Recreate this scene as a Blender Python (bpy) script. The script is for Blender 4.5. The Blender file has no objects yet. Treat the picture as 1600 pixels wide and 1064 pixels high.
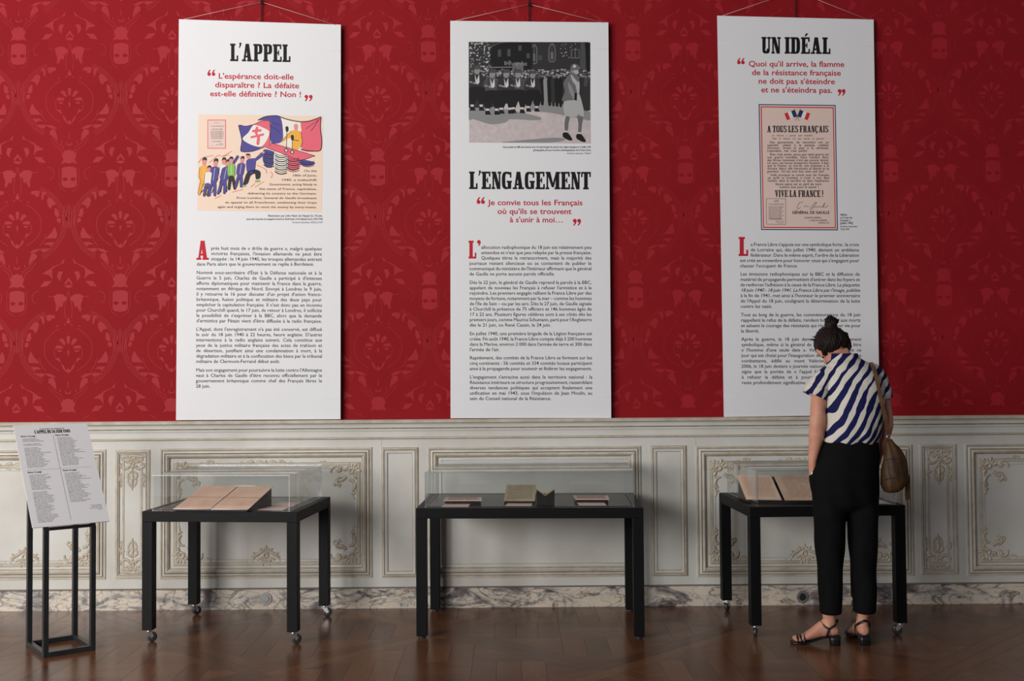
import bpy, bmesh, math, random
from mathutils import Vector, Matrix
random.seed(7)
S = bpy.context.scene
COL = S.collection
R = math.radians

# ------------------------------------------------------------------ camera
CAM_H, CAM_D, F = 1.431, 6.704, 1701.5
PIT, ROL, YAW = R(1.68), R(0.41), R(0.17)
cam_d = bpy.data.cameras.new('camera')
cam = bpy.data.objects.new('camera', cam_d); COL.objects.link(cam)
cam_d.sensor_width = 36.0
cam_d.lens = F * 36.0 / 1600.0
fw = Vector((math.sin(YAW) * math.cos(PIT), math.cos(YAW) * math.cos(PIT), math.sin(PIT)))
r0 = Vector((math.cos(YAW), -math.sin(YAW), 0)); u0 = r0.cross(fw)
CR, SR = math.cos(ROL), math.sin(ROL)
rt = r0 * CR - u0 * SR; up = r0 * SR + u0 * CR
cam.matrix_world = Matrix(((rt.x, up.x, -fw.x, 0), (rt.y, up.y, -fw.y, -CAM_D), (rt.z, up.z, -fw.z, CAM_H), (0, 0, 0, 1)))
S.camera = cam
CAM = Vector((0, -CAM_D, CAM_H))

# ------------------------------------------------------------------ world and lights
w = bpy.data.worlds.new('world'); S.world = w; w.use_nodes = True
w.node_tree.nodes['Background'].inputs[0].default_value = (0.80, 0.86, 1.0, 1)
w.node_tree.nodes['Background'].inputs[1].default_value = 0.13
def area(name, loc, tgt, sx, sy, power, colr):
    d = bpy.data.lights.new(name, 'AREA'); d.shape = 'RECTANGLE'; d.size = sx; d.size_y = sy
    d.energy = power; d.color = colr
    o = bpy.data.objects.new(name, d); COL.objects.link(o); o.location = loc
    o.rotation_euler = (Vector(tgt) - Vector(loc)).to_track_quat('-Z', 'Y').to_euler()
    return o
area('window_light', (-6.4, -5.6, 2.5), (-0.2, 0, 1.3), 2.0, 3.2, 285, (1.0, 0.97, 0.93))
area('window_light', (-6.4, -9.6, 3.1), (0.6, 0, 1.8), 2.0, 3.0, 400, (1.0, 0.98, 0.95))
area('window_light', (-5.0, -13.0, 3.1), (0.4, 0, 1.7), 2.0, 3.0, 205, (1.0, 0.98, 0.95))
area('ceiling_light', (-2.4, -2.6, 5.0), (-1.6, 0, 2.2), 2.0, 1.2, 26, (1.0, 0.96, 0.90))
S.cycles.transparent_max_bounces = 32; S.cycles.max_bounces = 10
S.view_settings.view_transform = 'Standard'; S.view_settings.look = 'None'
S.view_settings.exposure = -0.08; S.view_settings.gamma = 1.0
S.view_settings.use_curve_mapping = False

# ------------------------------------------------------------------ helpers
def at(px, py, Y):
    """the point of the vertical plane y = Y that the photograph shows at pixel (px, py)"""
    d = rt * ((px - 800) / F) + up * ((532 - py) / F) + fw
    t = (Y + CAM_D) / d.y
    return CAM + d * t
def flr(px, py, Z=0.0):
    d = rt * ((px - 800) / F) + up * ((532 - py) / F) + fw
    return CAM + d * ((Z - CAM_H) / d.z)

def pix(P):
    v = Vector(P) - CAM; d = v.dot(fw); return (800 + F * v.dot(rt) / d, 532 - F * v.dot(up) / d)

MATS = {}
def nodes_of(m):
    nt = m.node_tree
    return nt, nt.nodes, nt.links, nt.nodes['Principled BSDF']
def mat(name, c, rough=0.6, metal=0.0, spec=0.5, var=0.0, scale=8.0, bump=0.0, bscale=60.0, c2=None, coord='Object'):
    m = bpy.data.materials.new(name); m.use_nodes = True
    nt, N, L, P = nodes_of(m)
    P.inputs['Base Color'].default_value = (*c, 1); P.inputs['Roughness'].default_value = rough
    P.inputs['Metallic'].default_value = metal; P.inputs['Specular IOR Level'].default_value = spec
    tc = N.new('ShaderNodeTexCoord')
    if var or c2:
        n = N.new('ShaderNodeTexNoise'); n.inputs['Scale'].default_value = scale; n.inputs['Detail'].default_value = 5
        L.new(tc.outputs[coord], n.inputs['Vector'])
        r = N.new('ShaderNodeValToRGB'); r.color_ramp.elements[0].position = 0.35; r.color_ramp.elements[1].position = 0.68
        a = c2 if c2 else tuple(max(0, x * (1 - var)) for x in c)
        r.color_ramp.elements[0].color = (*a, 1); r.color_ramp.elements[1].color = (*c, 1)
        L.new(n.outputs['Fac'], r.inputs['Fac']); L.new(r.outputs['Color'], P.inputs['Base Color'])
    if bump:
        n2 = N.new('ShaderNodeTexNoise'); n2.inputs['Scale'].default_value = bscale; n2.inputs['Detail'].default_value = 3
        L.new(tc.outputs[coord], n2.inputs['Vector'])
        b = N.new('ShaderNodeBump'); b.inputs['Strength'].default_value = bump; b.inputs['Distance'].default_value = 0.01
        L.new(n2.outputs['Fac'], b.inputs['Height']); L.new(b.outputs['Normal'], P.inputs['Normal'])
    MATS[name] = m
    return m
def srgb(r, g, b):
    f = lambda v: (v / 255 / 12.92) if v / 255 <= 0.04045 else ((v / 255 + 0.055) / 1.055) ** 2.4
    return (f(r), f(g), f(b))

def prop(o, label=None, cat=None, group=None, kind=None):
    if label: o['label'] = label
    if cat: o['category'] = cat
    if group: o['group'] = group
    if kind: o['kind'] = kind
    return o
def empty(name, loc=(0, 0, 0), rz=0, **k):
    o = bpy.data.objects.new(name, None); COL.objects.link(o); o.location = loc; o.rotation_euler = (0, 0, rz)
    o.empty_display_size = 0.1
    return prop(o, **k)
def obj(name, bm, m, parent=None, smooth=False, **k):
    me = bpy.data.meshes.new(name); bm.to_mesh(me); bm.free()
    for x in (m if isinstance(m, (list, tuple)) else [m]): me.materials.append(x)
    if smooth:
        for p in me.polygons: p.use_smooth = True
    o = bpy.data.objects.new(name, me); COL.objects.link(o)
    if parent: o.parent = parent
    return prop(o, **k)
def obj_w(name, bm, m, parent, **k):
    """mesh given in world space, hung under a parent that has been placed"""
    bpy.context.view_layer.update()
    bm.transform(parent.matrix_world.inverted())
    return obj(name, bm, m, parent, **k)
def box(bm, c, s, rot=None, bev=0.0, mi=0):
    before = set(bm.verts)
    r = bmesh.ops.create_cube(bm, size=1.0)
    vs = r['verts']
    for v in vs: v.co = Vector((v.co.x * s[0], v.co.y * s[1], v.co.z * s[2]))
    if bev:
        es = list({e for v in vs for e in v.link_edges})
        bmesh.ops.bevel(bm, geom=es, offset=bev, segments=1, affect='EDGES')
        vs = [v for v in bm.verts if v not in before]
    M = Matrix.Translation(Vector(c)) @ (rot.to_4x4() if rot else Matrix.Identity(4))
    for v in vs: v.co = M @ v.co
    for f in {f for v in vs for f in v.link_faces}: f.material_index = mi
    return vs
def bx(x0, x1, y0, y1, z0, z1, bev=0.0):
    bm = bmesh.new(); box(bm, ((x0 + x1) / 2, (y0 + y1) / 2, (z0 + z1) / 2), (x1 - x0, y1 - y0, z1 - z0), bev=bev); return bm
def slab(bm, q, n, t, mi=0):
    """a flat sheet: corner points q, thickened by t along -n"""
    n = Vector(n); a = [bm.verts.new(Vector(p)) for p in q]; b = [bm.verts.new(Vector(p) - n * t) for p in q]
    f = [bm.faces.new(a), bm.faces.new(b[::-1])]
    for i in range(len(q)):
        j = (i + 1) % len(q); f.append(bm.faces.new((a[j], a[i], b[i], b[j])))
    for x in f: x.material_index = mi
    bmesh.ops.recalc_face_normals(bm, faces=f)
def tube(bm, pts, rad, seg=8, caps=True, mi=0):
    pts = [Vector(p) for p in pts]; n = len(pts)
    rad = rad if isinstance(rad, (list, tuple)) else [rad] * n
    rings = []; pu = None
    for i, p in enumerate(pts):
        t = (pts[min(i + 1, n - 1)] - pts[max(i - 1, 0)]).normalized()
        if pu is None: pu = t.orthogonal().normalized()
        pu = (pu - t * pu.dot(t)).normalized(); v = t.cross(pu)
        rings.append([bm.verts.new(p + (pu * math.cos(a) + v * math.sin(a)) * rad[i]) for a in [2 * math.pi * k / seg for k in range(seg)]])
    for i in range(n - 1):
        for k in range(seg):
            j = (k + 1) % seg
            f = bm.faces.new((rings[i][k], rings[i][j], rings[i + 1][j], rings[i + 1][k])); f.material_index = mi; f.smooth = True
    if caps:
        bm.faces.new(rings[0][::-1]).material_index = mi; bm.faces.new(rings[-1]).material_index = mi
def loft(bm, secs, seg=24, caps=True, mi=0):
    """secs: (centre, U half axis, V half axis[, squareness]) closed rings"""
    rings = []
    for s in secs:
        c, U, V = Vector(s[0]), Vector(s[1]), Vector(s[2]); e = s[3] if len(s) > 3 else 1.0
        ring = []
        for k in range(seg):
            a = 2 * math.pi * k / seg; ca, sa = math.cos(a), math.sin(a)
            ca = math.copysign(abs(ca) ** e, ca); sa = math.copysign(abs(sa) ** e, sa)
            ring.append(bm.verts.new(c + U * ca + V * sa))
        rings.append(ring)
    for i in range(len(rings) - 1):
        for k in range(seg):
            j = (k + 1) % seg
            f = bm.faces.new((rings[i][k], rings[i][j], rings[i + 1][j], rings[i + 1][k])); f.smooth = True; f.material_index = mi
    if caps:
        bm.faces.new(rings[0][::-1]); bm.faces.new(rings[-1])
    return rings
def blob(bm, c, r, rot=None, seg=20, rings=14):
    res = bmesh.ops.create_uvsphere(bm, u_segments=seg, v_segments=rings, radius=1.0)
    M = Matrix.Translation(Vector(c)) @ (rot.to_4x4() if rot else Matrix.Identity(4))
    for v in res['verts']: v.co = M @ Vector((v.co.x * r[0], v.co.y * r[1], v.co.z * r[2]))
def fuse(bm, voxel, smooth=2, fac=0.5):
    """one continuous skin over overlapping closed volumes"""
    bmesh.ops.recalc_face_normals(bm, faces=bm.faces)
    me = bpy.data.meshes.new('t'); bm.to_mesh(me); bm.free()
    o = bpy.data.objects.new('t', me); COL.objects.link(o)
    m = o.modifiers.new('r', 'REMESH'); m.mode = 'VOXEL'; m.voxel_size = voxel
    if smooth:
        s = o.modifiers.new('s', 'SMOOTH'); s.iterations = smooth; s.factor = fac
    dg = bpy.context.evaluated_depsgraph_get()
    me2 = bpy.data.meshes.new_from_object(o.evaluated_get(dg))
    out = bmesh.new(); out.from_mesh(me2)
    bpy.data.objects.remove(o); bpy.data.meshes.remove(me); bpy.data.meshes.remove(me2)
    for f in out.faces: f.smooth = True
    return out
def copy_tree(o, parent=None):
    c = o.copy(); COL.objects.link(c)
    if parent: c.parent = parent
    for ch in [x for x in bpy.data.objects if x.parent == o]: copy_tree(ch, c)
    return c

# ------------------------------------------------------------------ materials
M_red = mat('red_silk', srgb(146, 25, 32), 0.75, spec=0.12, var=0.10, scale=3.0, bump=0.10, bscale=900)
M_red2 = mat('red_silk_motif', srgb(165, 33, 44), 0.6, spec=0.2, var=0.10, scale=5.0)
M_red3 = mat('red_silk_line', srgb(155, 28, 36), 0.6, spec=0.2)
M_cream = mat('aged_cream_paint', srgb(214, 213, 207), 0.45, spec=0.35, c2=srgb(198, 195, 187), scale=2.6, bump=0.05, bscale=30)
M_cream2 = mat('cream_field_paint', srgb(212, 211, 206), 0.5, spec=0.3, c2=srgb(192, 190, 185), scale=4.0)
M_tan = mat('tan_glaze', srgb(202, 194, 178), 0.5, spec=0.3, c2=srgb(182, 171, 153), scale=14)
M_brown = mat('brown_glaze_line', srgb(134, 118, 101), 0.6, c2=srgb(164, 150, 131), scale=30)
M_orn = mat('ornament_paint', srgb(206, 196, 180), 0.45, spec=0.35, c2=srgb(182, 168, 148), scale=60)
M_black = mat('black_lacquer', srgb(17, 17, 18), 0.5, spec=0.15, var=0.2, scale=20, bump=0.03, bscale=200)
M_blackin = mat('black_insert', srgb(30, 30, 31), 0.25, spec=0.4)
M_steel = mat('dark_steel', srgb(50, 52, 55), 0.38, metal=0.2, var=0.25, scale=15)
M_chrome = mat('chrome', (0.85, 0.86, 0.88), 0.28, metal=1.0)
M_rubber = mat('grey_rubber', srgb(50, 51, 54), 0.35)
M_sheet = mat('banner_sheet', srgb(231, 231, 234), 0.55, spec=0.3, bump=0.05, bscale=6)
M_ink = mat('black_ink', srgb(26, 25, 26), 0.6, spec=0.2)
M_ink2 = mat('grey_ink', srgb(58, 56, 58), 0.6, spec=0.2)
M_redink = mat('red_ink', srgb(196, 40, 56), 0.6, spec=0.2)
M_wht = mat('white_card', srgb(232, 230, 232), 0.5, spec=0.3)
M_paper = mat('old_paper', srgb(214, 182, 160), 0.7, c2=srgb(198, 164, 142), scale=9)
M_paper2 = mat('pink_paper', srgb(226, 204, 196), 0.7, c2=srgb(210, 184, 172), scale=12)
M_cord = mat('white_cord', srgb(225, 205, 200), 0.7)

def glass_mat(name, tint, base, edge=False):
    m = bpy.data.materials.new(name); m.use_nodes = True
    nt = m.node_tree; N, L = nt.nodes, nt.links
    for n in list(N): N.remove(n)
    out = N.new('ShaderNodeOutputMaterial'); mx = N.new('ShaderNodeMixShader')
    tr = N.new('ShaderNodeBsdfTransparent'); tr.inputs[0].default_value = (*tint, 1)
    gl = N.new('ShaderNodeBsdfGlossy'); gl.inputs['Roughness'].default_value = 0.02 if not edge else 0.25
    gl.inputs['Color'].default_value = (0.95, 0.97, 1.0, 1)
    fr = N.new('ShaderNodeFresnel'); ge = N.new('ShaderNodeNewGeometry')      # inner faces of the thin pane reflect like the outer ones
    io = N.new('ShaderNodeMapRange'); io.inputs[3].default_value = 1.49; io.inputs[4].default_value = 1 / 1.49
    L.new(ge.outputs['Backfacing'], io.inputs[0]); L.new(io.outputs[0], fr.inputs['IOR'])
    ad = N.new('ShaderNodeMath'); ad.operation = 'ADD'; ad.inputs[1].default_value = base; ad.use_clamp = True
    L.new(fr.outputs[0], ad.inputs[0]); L.new(ad.outputs[0], mx.inputs[0])
    L.new(tr.outputs[0], mx.inputs[1]); L.new(gl.outputs[0], mx.inputs[2]); L.new(mx.outputs[0], out.inputs[0])
    return m
M_glass = glass_mat('clear_acrylic', (0.985, 0.99, 0.988), 0.0)
M_gedge = glass_mat('acrylic_edge', (0.80, 0.84, 0.84), 0.30, True)

# marble
M_marble = mat('veined_marble', srgb(205, 196, 184), 0.28, spec=0.5)
nt, N, L, P = nodes_of(M_marble)
tc = N.new('ShaderNodeTexCoord'); mp = N.new('ShaderNodeMapping'); mp.inputs['Scale'].default_value = (0.9, 1.0, 2.1)
mp.inputs['Rotation'].default_value = (0, R(38), 0)
L.new(tc.outputs['Object'], mp.inputs['Vector'])
n1 = N.new('ShaderNodeTexNoise'); n1.inputs['Scale'].default_value = 3.2; n1.inputs['Detail'].default_value = 8; n1.inputs['Roughness'].default_value = 0.65; n1.inputs['Distortion'].default_value = 1.4
L.new(mp.outputs[0], n1.inputs['Vector'])
r1 = N.new('ShaderNodeValToRGB'); e = r1.color_ramp.elements
e[0].position = 0.36; e[0].color = (*srgb(96, 88, 90), 1); e[1].position = 0.62; e[1].color = (*srgb(214, 204, 188), 1)
for p_, c_ in ((0.43, (146, 138, 134)), (0.49, (206, 198, 186)), (0.55, (212, 196, 180))):
    q = e.new(p_); q.color = (*srgb(*c_), 1)
L.new(n1.outputs['Fac'], r1.inputs['Fac'])
def veins(scale, lo, dist):
    a = N.new('ShaderNodeTexNoise'); a.inputs['Scale'].default_value = scale; a.inputs['Detail'].default_value = 6; a.inputs['Distortion'].default_value = dist
    L.new(mp.outputs[0], a.inputs['Vector'])
    s = N.new('ShaderNodeMath'); s.operation = 'SUBTRACT'; s.inputs[1].default_value = 0.5; L.new(a.outputs['Fac'], s.inputs[0])
    b = N.new('ShaderNodeMath'); b.operation = 'ABSOLUTE'; L.new(s.outputs[0], b.inputs[0])
    r = N.new('ShaderNodeValToRGB'); r.color_ramp.elements[0].position = 0.0; r.color_ramp.elements[0].color = (lo, lo, lo, 1)
    r.color_ramp.elements[1].position = 0.022; r.color_ramp.elements[1].color = (1, 1, 1, 1)
    L.new(b.outputs[0], r.inputs['Fac']); return r
mx1 = N.new('ShaderNodeMixRGB'); mx1.blend_type = 'MULTIPLY'; mx1.inputs[0].default_value = 0.9
L.new(r1.outputs[0], mx1.inputs[1]); L.new(veins(4.0, 0.22, 1.2).outputs[0], mx1.inputs[2])
mx2 = N.new('ShaderNodeMixRGB'); mx2.blend_type = 'MULTIPLY'; mx2.inputs[0].default_value = 0.7
L.new(mx1.outputs[0], mx2.inputs[1]); L.new(veins(9.0, 0.35, 0.8).outputs[0], mx2.inputs[2])
L.new(mx2.outputs[0], P.inputs['Base Color'])

# parquet
def wood(name, c1, c2, island):
    m = mat(name, c1, 0.24, spec=0.28)
    nt, N, L, P = nodes_of(m)
    tc = N.new('ShaderNodeTexCoord'); mp = N.new('ShaderNodeMapping'); mp.inputs['Scale'].default_value = (1.6, 26, 1)
    L.new(tc.outputs['Object'], mp.inputs['Vector'])
    n = N.new('ShaderNodeTexNoise'); n.inputs['Scale'].default_value = 2.5; n.inputs['Detail'].default_value = 6; n.inputs['Roughness'].default_value = 0.6
    L.new(mp.outputs[0], n.inputs['Vector'])
    if island:
        g = N.new('ShaderNodeNewGeometry'); rnd = g.outputs['Random Per Island']
    else:
        g = N.new('ShaderNodeObjectInfo'); rnd = g.outputs['Random']
    cr = N.new('ShaderNodeValToRGB'); e = cr.color_ramp.elements
    e[0].position = 0.0; e[0].color = (*c2, 1); e[1].position = 1.0; e[1].color = (*c1, 1)
    q = e.new(0.5); q.color = (*[(a + b) * 0.5 * k for a, b, k in zip(c1, c2, (1.1, 0.95, 0.9))], 1)
    ad = N.new('ShaderNodeMath'); ad.operation = 'MULTIPLY_ADD'; ad.inputs[1].default_value = 0.62
    L.new(rnd, ad.inputs[0])
    sc = N.new('ShaderNodeMath'); sc.operation = 'MULTIPLY'; sc.inputs[1].default_value = 0.45; L.new(n.outputs['Fac'], sc.inputs[0])
    L.new(sc.outputs[0], ad.inputs[2]); L.new(ad.outputs[0], cr.inputs['Fac']); L.new(cr.outputs[0], P.inputs['Base Color'])
    n2 = N.new('ShaderNodeTexNoise'); n2.inputs['Scale'].default_value = 3.0; n2.inputs['Detail'].default_value = 3
    L.new(tc.outputs['Object'], n2.inputs['Vector'])
    rr = N.new('ShaderNodeMapRange'); rr.inputs[3].default_value = 0.16; rr.inputs[4].default_value = 0.32
    L.new(n2.outputs['Fac'], rr.inputs[0]); L.new(rr.outputs[0], P.inputs['Roughness'])
    b = N.new('ShaderNodeBump'); b.inputs['Strength'].default_value = 0.04; b.inputs['Distance'].default_value = 0.004
    L.new(n.outputs['Fac'], b.inputs['Height']); L.new(b.outputs['Normal'], P.inputs['Normal'])
    return m
M_wood = wood('dark_oak_plank', srgb(118, 80, 53), srgb(72, 48, 33), False)
M_woodi = wood('dark_oak_far', srgb(118, 80, 53), srgb(72, 48, 33), True)
M_gap = mat('floor_bed', srgb(34, 20, 15), 0.8)

# ------------------------------------------------------------------ setting: walls
ZD = 1.146                       # foot of the red silk
PXM = F / CAM_D
obj('wall_back', bx(-7.5, 7.5, 0.0, 0.25, ZD - 0.02, 4.6), M_red, kind='structure')
wall_back = COL.objects['wall_back']
WY = -0.014
obj('wall_lower', bx(-7.5, 7.5, WY, 0.25, 0.0, ZD - 0.02), M_cream, kind='structure')
wall_low = COL.objects['wall_lower']

def extrude_x(prof, x0, x1):
    """prof: list of (z, y, material index of the face that follows)"""
    bm = bmesh.new()
    a = [bm.verts.new((x0, y, z)) for z, y, _ in prof]; b = [bm.verts.new((x1, y, z)) for z, y, _ in prof]
    for i in range(len(prof) - 1):
        f = bm.faces.new((a[i], a[i + 1], b[i + 1], b[i])); f.material_index = prof[i][2]
    bmesh.ops.recalc_face_normals(bm, faces=bm.faces)
    for f in bm.faces:
        if f.normal.y > 0.3: f.normal_flip()
    return bm
def P_(d): return ZD - d / PXM
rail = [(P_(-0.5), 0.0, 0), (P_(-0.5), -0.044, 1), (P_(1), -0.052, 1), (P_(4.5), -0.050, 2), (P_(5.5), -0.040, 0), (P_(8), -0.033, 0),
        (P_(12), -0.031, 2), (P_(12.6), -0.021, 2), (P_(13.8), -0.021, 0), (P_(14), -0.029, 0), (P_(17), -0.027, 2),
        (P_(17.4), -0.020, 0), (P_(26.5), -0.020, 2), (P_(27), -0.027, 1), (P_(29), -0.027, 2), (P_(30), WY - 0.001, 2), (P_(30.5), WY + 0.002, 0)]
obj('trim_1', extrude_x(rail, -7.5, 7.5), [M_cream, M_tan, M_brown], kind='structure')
zb = 0.126
base = [(zb + 0.003, WY + 0.002, 1), (zb + 0.003, -0.020, 1), (zb - 0.004, -0.026, 0), (zb - 0.009, -0.022, 0), (zb - 0.011, -0.024, 0), (0.0, -0.024, 0)]
obj('baseboard_back', extrude_x(base, -7.5, 7.5), [M_marble, mat('marble_top_edge', srgb(120, 112, 104), 0.5)], kind='structure')

def mould(x0, y0, x1, y1, prof):
    """mitred moulding; px rectangle on the wall, prof = (inset px, height m, material)"""
    A = at(x0, (y0 + y1) / 2, WY); B = at(x1, (y0 + y1) / 2, WY); T = at((x0 + x1) / 2, y0, WY); D = at((x0 + x1) / 2, y1, WY)
    bm = bmesh.new(); rings = []
    for d, h, m in prof:
        k = d / PXM
        rings.append([bm.verts.new((x, WY - h, z)) for x, z in ((A.x + k, D.z + k), (B.x - k, D.z + k), (B.x - k, T.z - k), (A.x + k, T.z - k))])
    for i in range(len(rings) - 1):
        for k in range(4):
            j = (k + 1) % 4
            f = bm.faces.new((rings[i][k], rings[i][j], rings[i + 1][j], rings[i + 1][k])); f.material_index = prof[i][2]
    return bm
BIG = [(0, -.002, 0), (0.3, .006, 1), (2.8, .007, 1), (3.4, .003, 2), (4.4, .003, 0), (5, .010, 0), (7.6, .012, 2), (8.4, .007, 2), (9.2, .013, 1), (12, .017, 1),
       (14.4, .010, 0), (15, .004, 2), (16, .003, 2), (16.4, -.002, 0)]
SML = [(0, -.002, 0), (0.3, .005, 1), (3.0, .007, 1), (4.2, .007, 0), (4.8, .003, 2), (5.8, .003, 0), (6.2, .007, 0), (7.0, .006, 2), (7.6, -.002, 0)]
PLAIN = [(0, -.002, 0), (0.3, .005, 2), (1.2, .006, 1), (3.2, .009, 1), (4.0, .004, 2), (5.0, .004, 0), (5.4, .008, 0), (9.0, .006, 2), (10, -.002, 0)]
RIB = [(0, -.002, 0), (0.3, .0025, 2), (1.0, .0025, 1), (1.3, .005, 1), (4.8, .005, 2), (5.4, .0025, 0), (9.2, .0025, 2), (10, -.002, 0)]
MM = [M_cream2, M_tan, M_brown]

def hermite(P, closed, steps=(0, .34, .67), k=.4):
    n = len(P); o = []
    for i in range(n if closed else n - 1):
        a, b, c, d = (P[(i - 1) % n], P[i], P[(i + 1) % n], P[(i + 2) % n]) if closed else (P[max(i - 1, 0)], P[i], P[i + 1], P[min(i + 2, n - 1)])
        for t in steps:
            o.append(tuple((2 * t ** 3 - 3 * t * t + 1) * b[j] + (t ** 3 - 2 * t * t + t) * (c[j] - a[j]) * k + (-2 * t ** 3 + 3 * t * t) * c[j] + (t ** 3 - t * t) * (d[j] - b[j]) * k for j in range(len(b))))
    if not closed: o.append(P[-1])
    return o
def relief(bm, pts, wd, h, flange=0.9):
    """one carved leaf or scroll: domed strip with a dark glazed edge; pts (x, z) in px units round an origin"""
    if len(pts) > 2: pw = hermite([(p[0], p[1], w_) for p, w_ in zip(pts, wd)], False, (0, .5), .5); pts = [p[:2] for p in pw]; wd = [p[2] for p in pw]
    n = len(pts); rows = []
    for i in range(n):
        a = pts[max(i - 1, 0)]; b = pts[min(i + 1, n - 1)]
        tx, tz = b[0] - a[0], b[1] - a[1]; l = math.hypot(tx, tz) or 1; nx, nz = -tz / l, tx / l
        w_ = wd[i]; hh = h * min(1, 0.35 + w_ / 3.5)
        row = []
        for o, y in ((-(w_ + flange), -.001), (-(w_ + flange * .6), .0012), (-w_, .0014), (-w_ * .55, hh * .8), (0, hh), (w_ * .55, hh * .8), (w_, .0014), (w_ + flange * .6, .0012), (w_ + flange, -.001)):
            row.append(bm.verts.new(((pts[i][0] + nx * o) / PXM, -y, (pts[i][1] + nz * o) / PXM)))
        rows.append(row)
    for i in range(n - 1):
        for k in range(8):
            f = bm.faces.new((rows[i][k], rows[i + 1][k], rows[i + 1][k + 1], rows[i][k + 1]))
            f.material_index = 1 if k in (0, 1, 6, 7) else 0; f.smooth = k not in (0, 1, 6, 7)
def arc(cx, cz, r, a0, a1, n=7, r1=None):
    r1 = r if r1 is None else r1
    return [(cx + (r + (r1 - r) * i / (n - 1)) * math.cos(R(a0 + (a1 - a0) * i / (n - 1))), cz + (r + (r1 - r) * i / (n - 1)) * math.sin(R(a0 + (a1 - a0) * i / (n - 1)))) for i in range(n)]
def taper(n, a, b, c): return [a + (b - a) * (i / (n / 2)) if i < n / 2 else b + (c - b) * ((i - n / 2) / (n / 2)) for i in range(n)]
def petals(bm, cx, cz, a0, a1, n, r0, r1, w_, h):
    for i in range(n):
        a = R(a0 + (a1 - a0) * i / (n - 1)); c, s = math.cos(a), math.sin(a)
        rr = r1 * (0.88 + 0.18 * math.sin(3.1 * i + 1))
        relief(bm, [(cx + c * (r0 + (rr - r0) * t), cz + s * (r0 + (rr - r0) * t)) for t in (0, .3, .6, .85, 1)], [w_ * .3, w_ * .6, w_, w_ * .95, w_ * .45], h, 0.5)
def corner_orn():
    """points right and up; origin at the inner corner of the field, spreads to the left and down"""
    bm = bmesh.new()
    petals(bm, -15, -17, -60, 170, 9, 3, 12, 2.0, .010)
    blobp = arc(-15, -17, 3.2, 0, 330, 8); relief(bm, blobp, [1.6] * 8, .012, .5)
    relief(bm, arc(-34, -17, 8, 200, -20, 9, 4), taper(9, .6, 2.6, .8), .009)
    relief(bm, arc(-30, -16, 5, 20, 260, 8, 2), taper(8, .8, 2.2, .6), .008)
    relief(bm, [(-36, -11), (-42, -9), (-48, -12), (-53, -9), (-56, -5)], [1.8, 1.5, 1.2, 1.2, .6], .006)
    relief(bm, arc(-51, -8, 3.2, -60, 200, 6, 1.8), [.7, .8, .9, .9, .8, .5], .005)
    relief(bm, arc(-17, -38, 9, 100, -60, 9, 5), taper(9, .6, 2.6, .7), .009)
    relief(bm, arc(-14, -44, 5, 60, -120, 7, 2), taper(7, .6, 1.8, .5), .007)
    relief(bm, [(-10, -34), (-9, -42), (-12, -49), (-10, -54), (-6, -56)], [1.8, 1.6, 1.1, .9, .5], .006)
    relief(bm, arc(-30, -32, 6, 70, 300, 8, 2.5), taper(8, .5, 2.0, .6), .008)
    relief(bm, [(-22, -25), (-27, -29), (-33, -30), (-38, -34), (-36, -37)], [1.6, 1.8, 1.4, 1.0, .5], .007)
    petals(bm, -32, -33, 180, 290, 3, 1, 6, 1.0, .005)
    return bm
def cartouche():
    bm = bmesh.new()
    for s in (-1, 1):
        relief(bm, [(s * 4, 0), (s * 9, 3.5), (s * 15, 2), (s * 17, 0)], [1.2, 2.2, 1.5, .6], .006)
        relief(bm, [(s * 4, 0), (s * 9, -3.5), (s * 15, -2), (s * 17, 0)], [1.2, 2.2, 1.5, .6], .006)
        relief(bm, [(s * 18, 0), (s * 22, 4.4), (s * 27, 3.2), (s * 31, 1), (s * 38, 0.6)], [.8, 1.8, 1.6, 1.0, .6], .006)
        relief(bm, [(s * 18, 0), (s * 22, -4.4), (s * 27, -3.2), (s * 31, -1), (s * 38, -0.6)], [.8, 1.8, 1.6, 1.0, .6], .006)
        relief(bm, [(s * 39, 4), (s * 37.5, 1), (s * 37.5, -1), (s * 39, -4)], [1.2, .8, .8, 1.2], .005)
    petals(bm, 0, 0, 0, 315, 8, 1, 6, 1.3, .007)
    return bm
def palmette():
    bm = bmesh.new()
    petals(bm, 0, 2, 200, 340, 7, 3, 15, 2.0, .009)
    petals(bm, 0, 6, 40, 140, 5, 2, 13, 1.6, .008)
    relief(bm, arc(0, 4, 3.5, 0, 330, 9), [1.4] * 9, .011, .5)
    for s in (-1, 1):
        relief(bm, [(s * 6, 10), (s * 12, 6), (s * 18, 2), (s * 21, -4), (s * 26, -9), (s * 31, -7), (s * 29, -3)], [1.2, 2.2, 1.6, 1.4, 1.8, 1.3, .6], .007)
        relief(bm, arc(s * 20, 4, 4, 90, 90 + s * 230, 7, 2), taper(7, .5, 1.3, .5), .006)
    return bm
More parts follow.
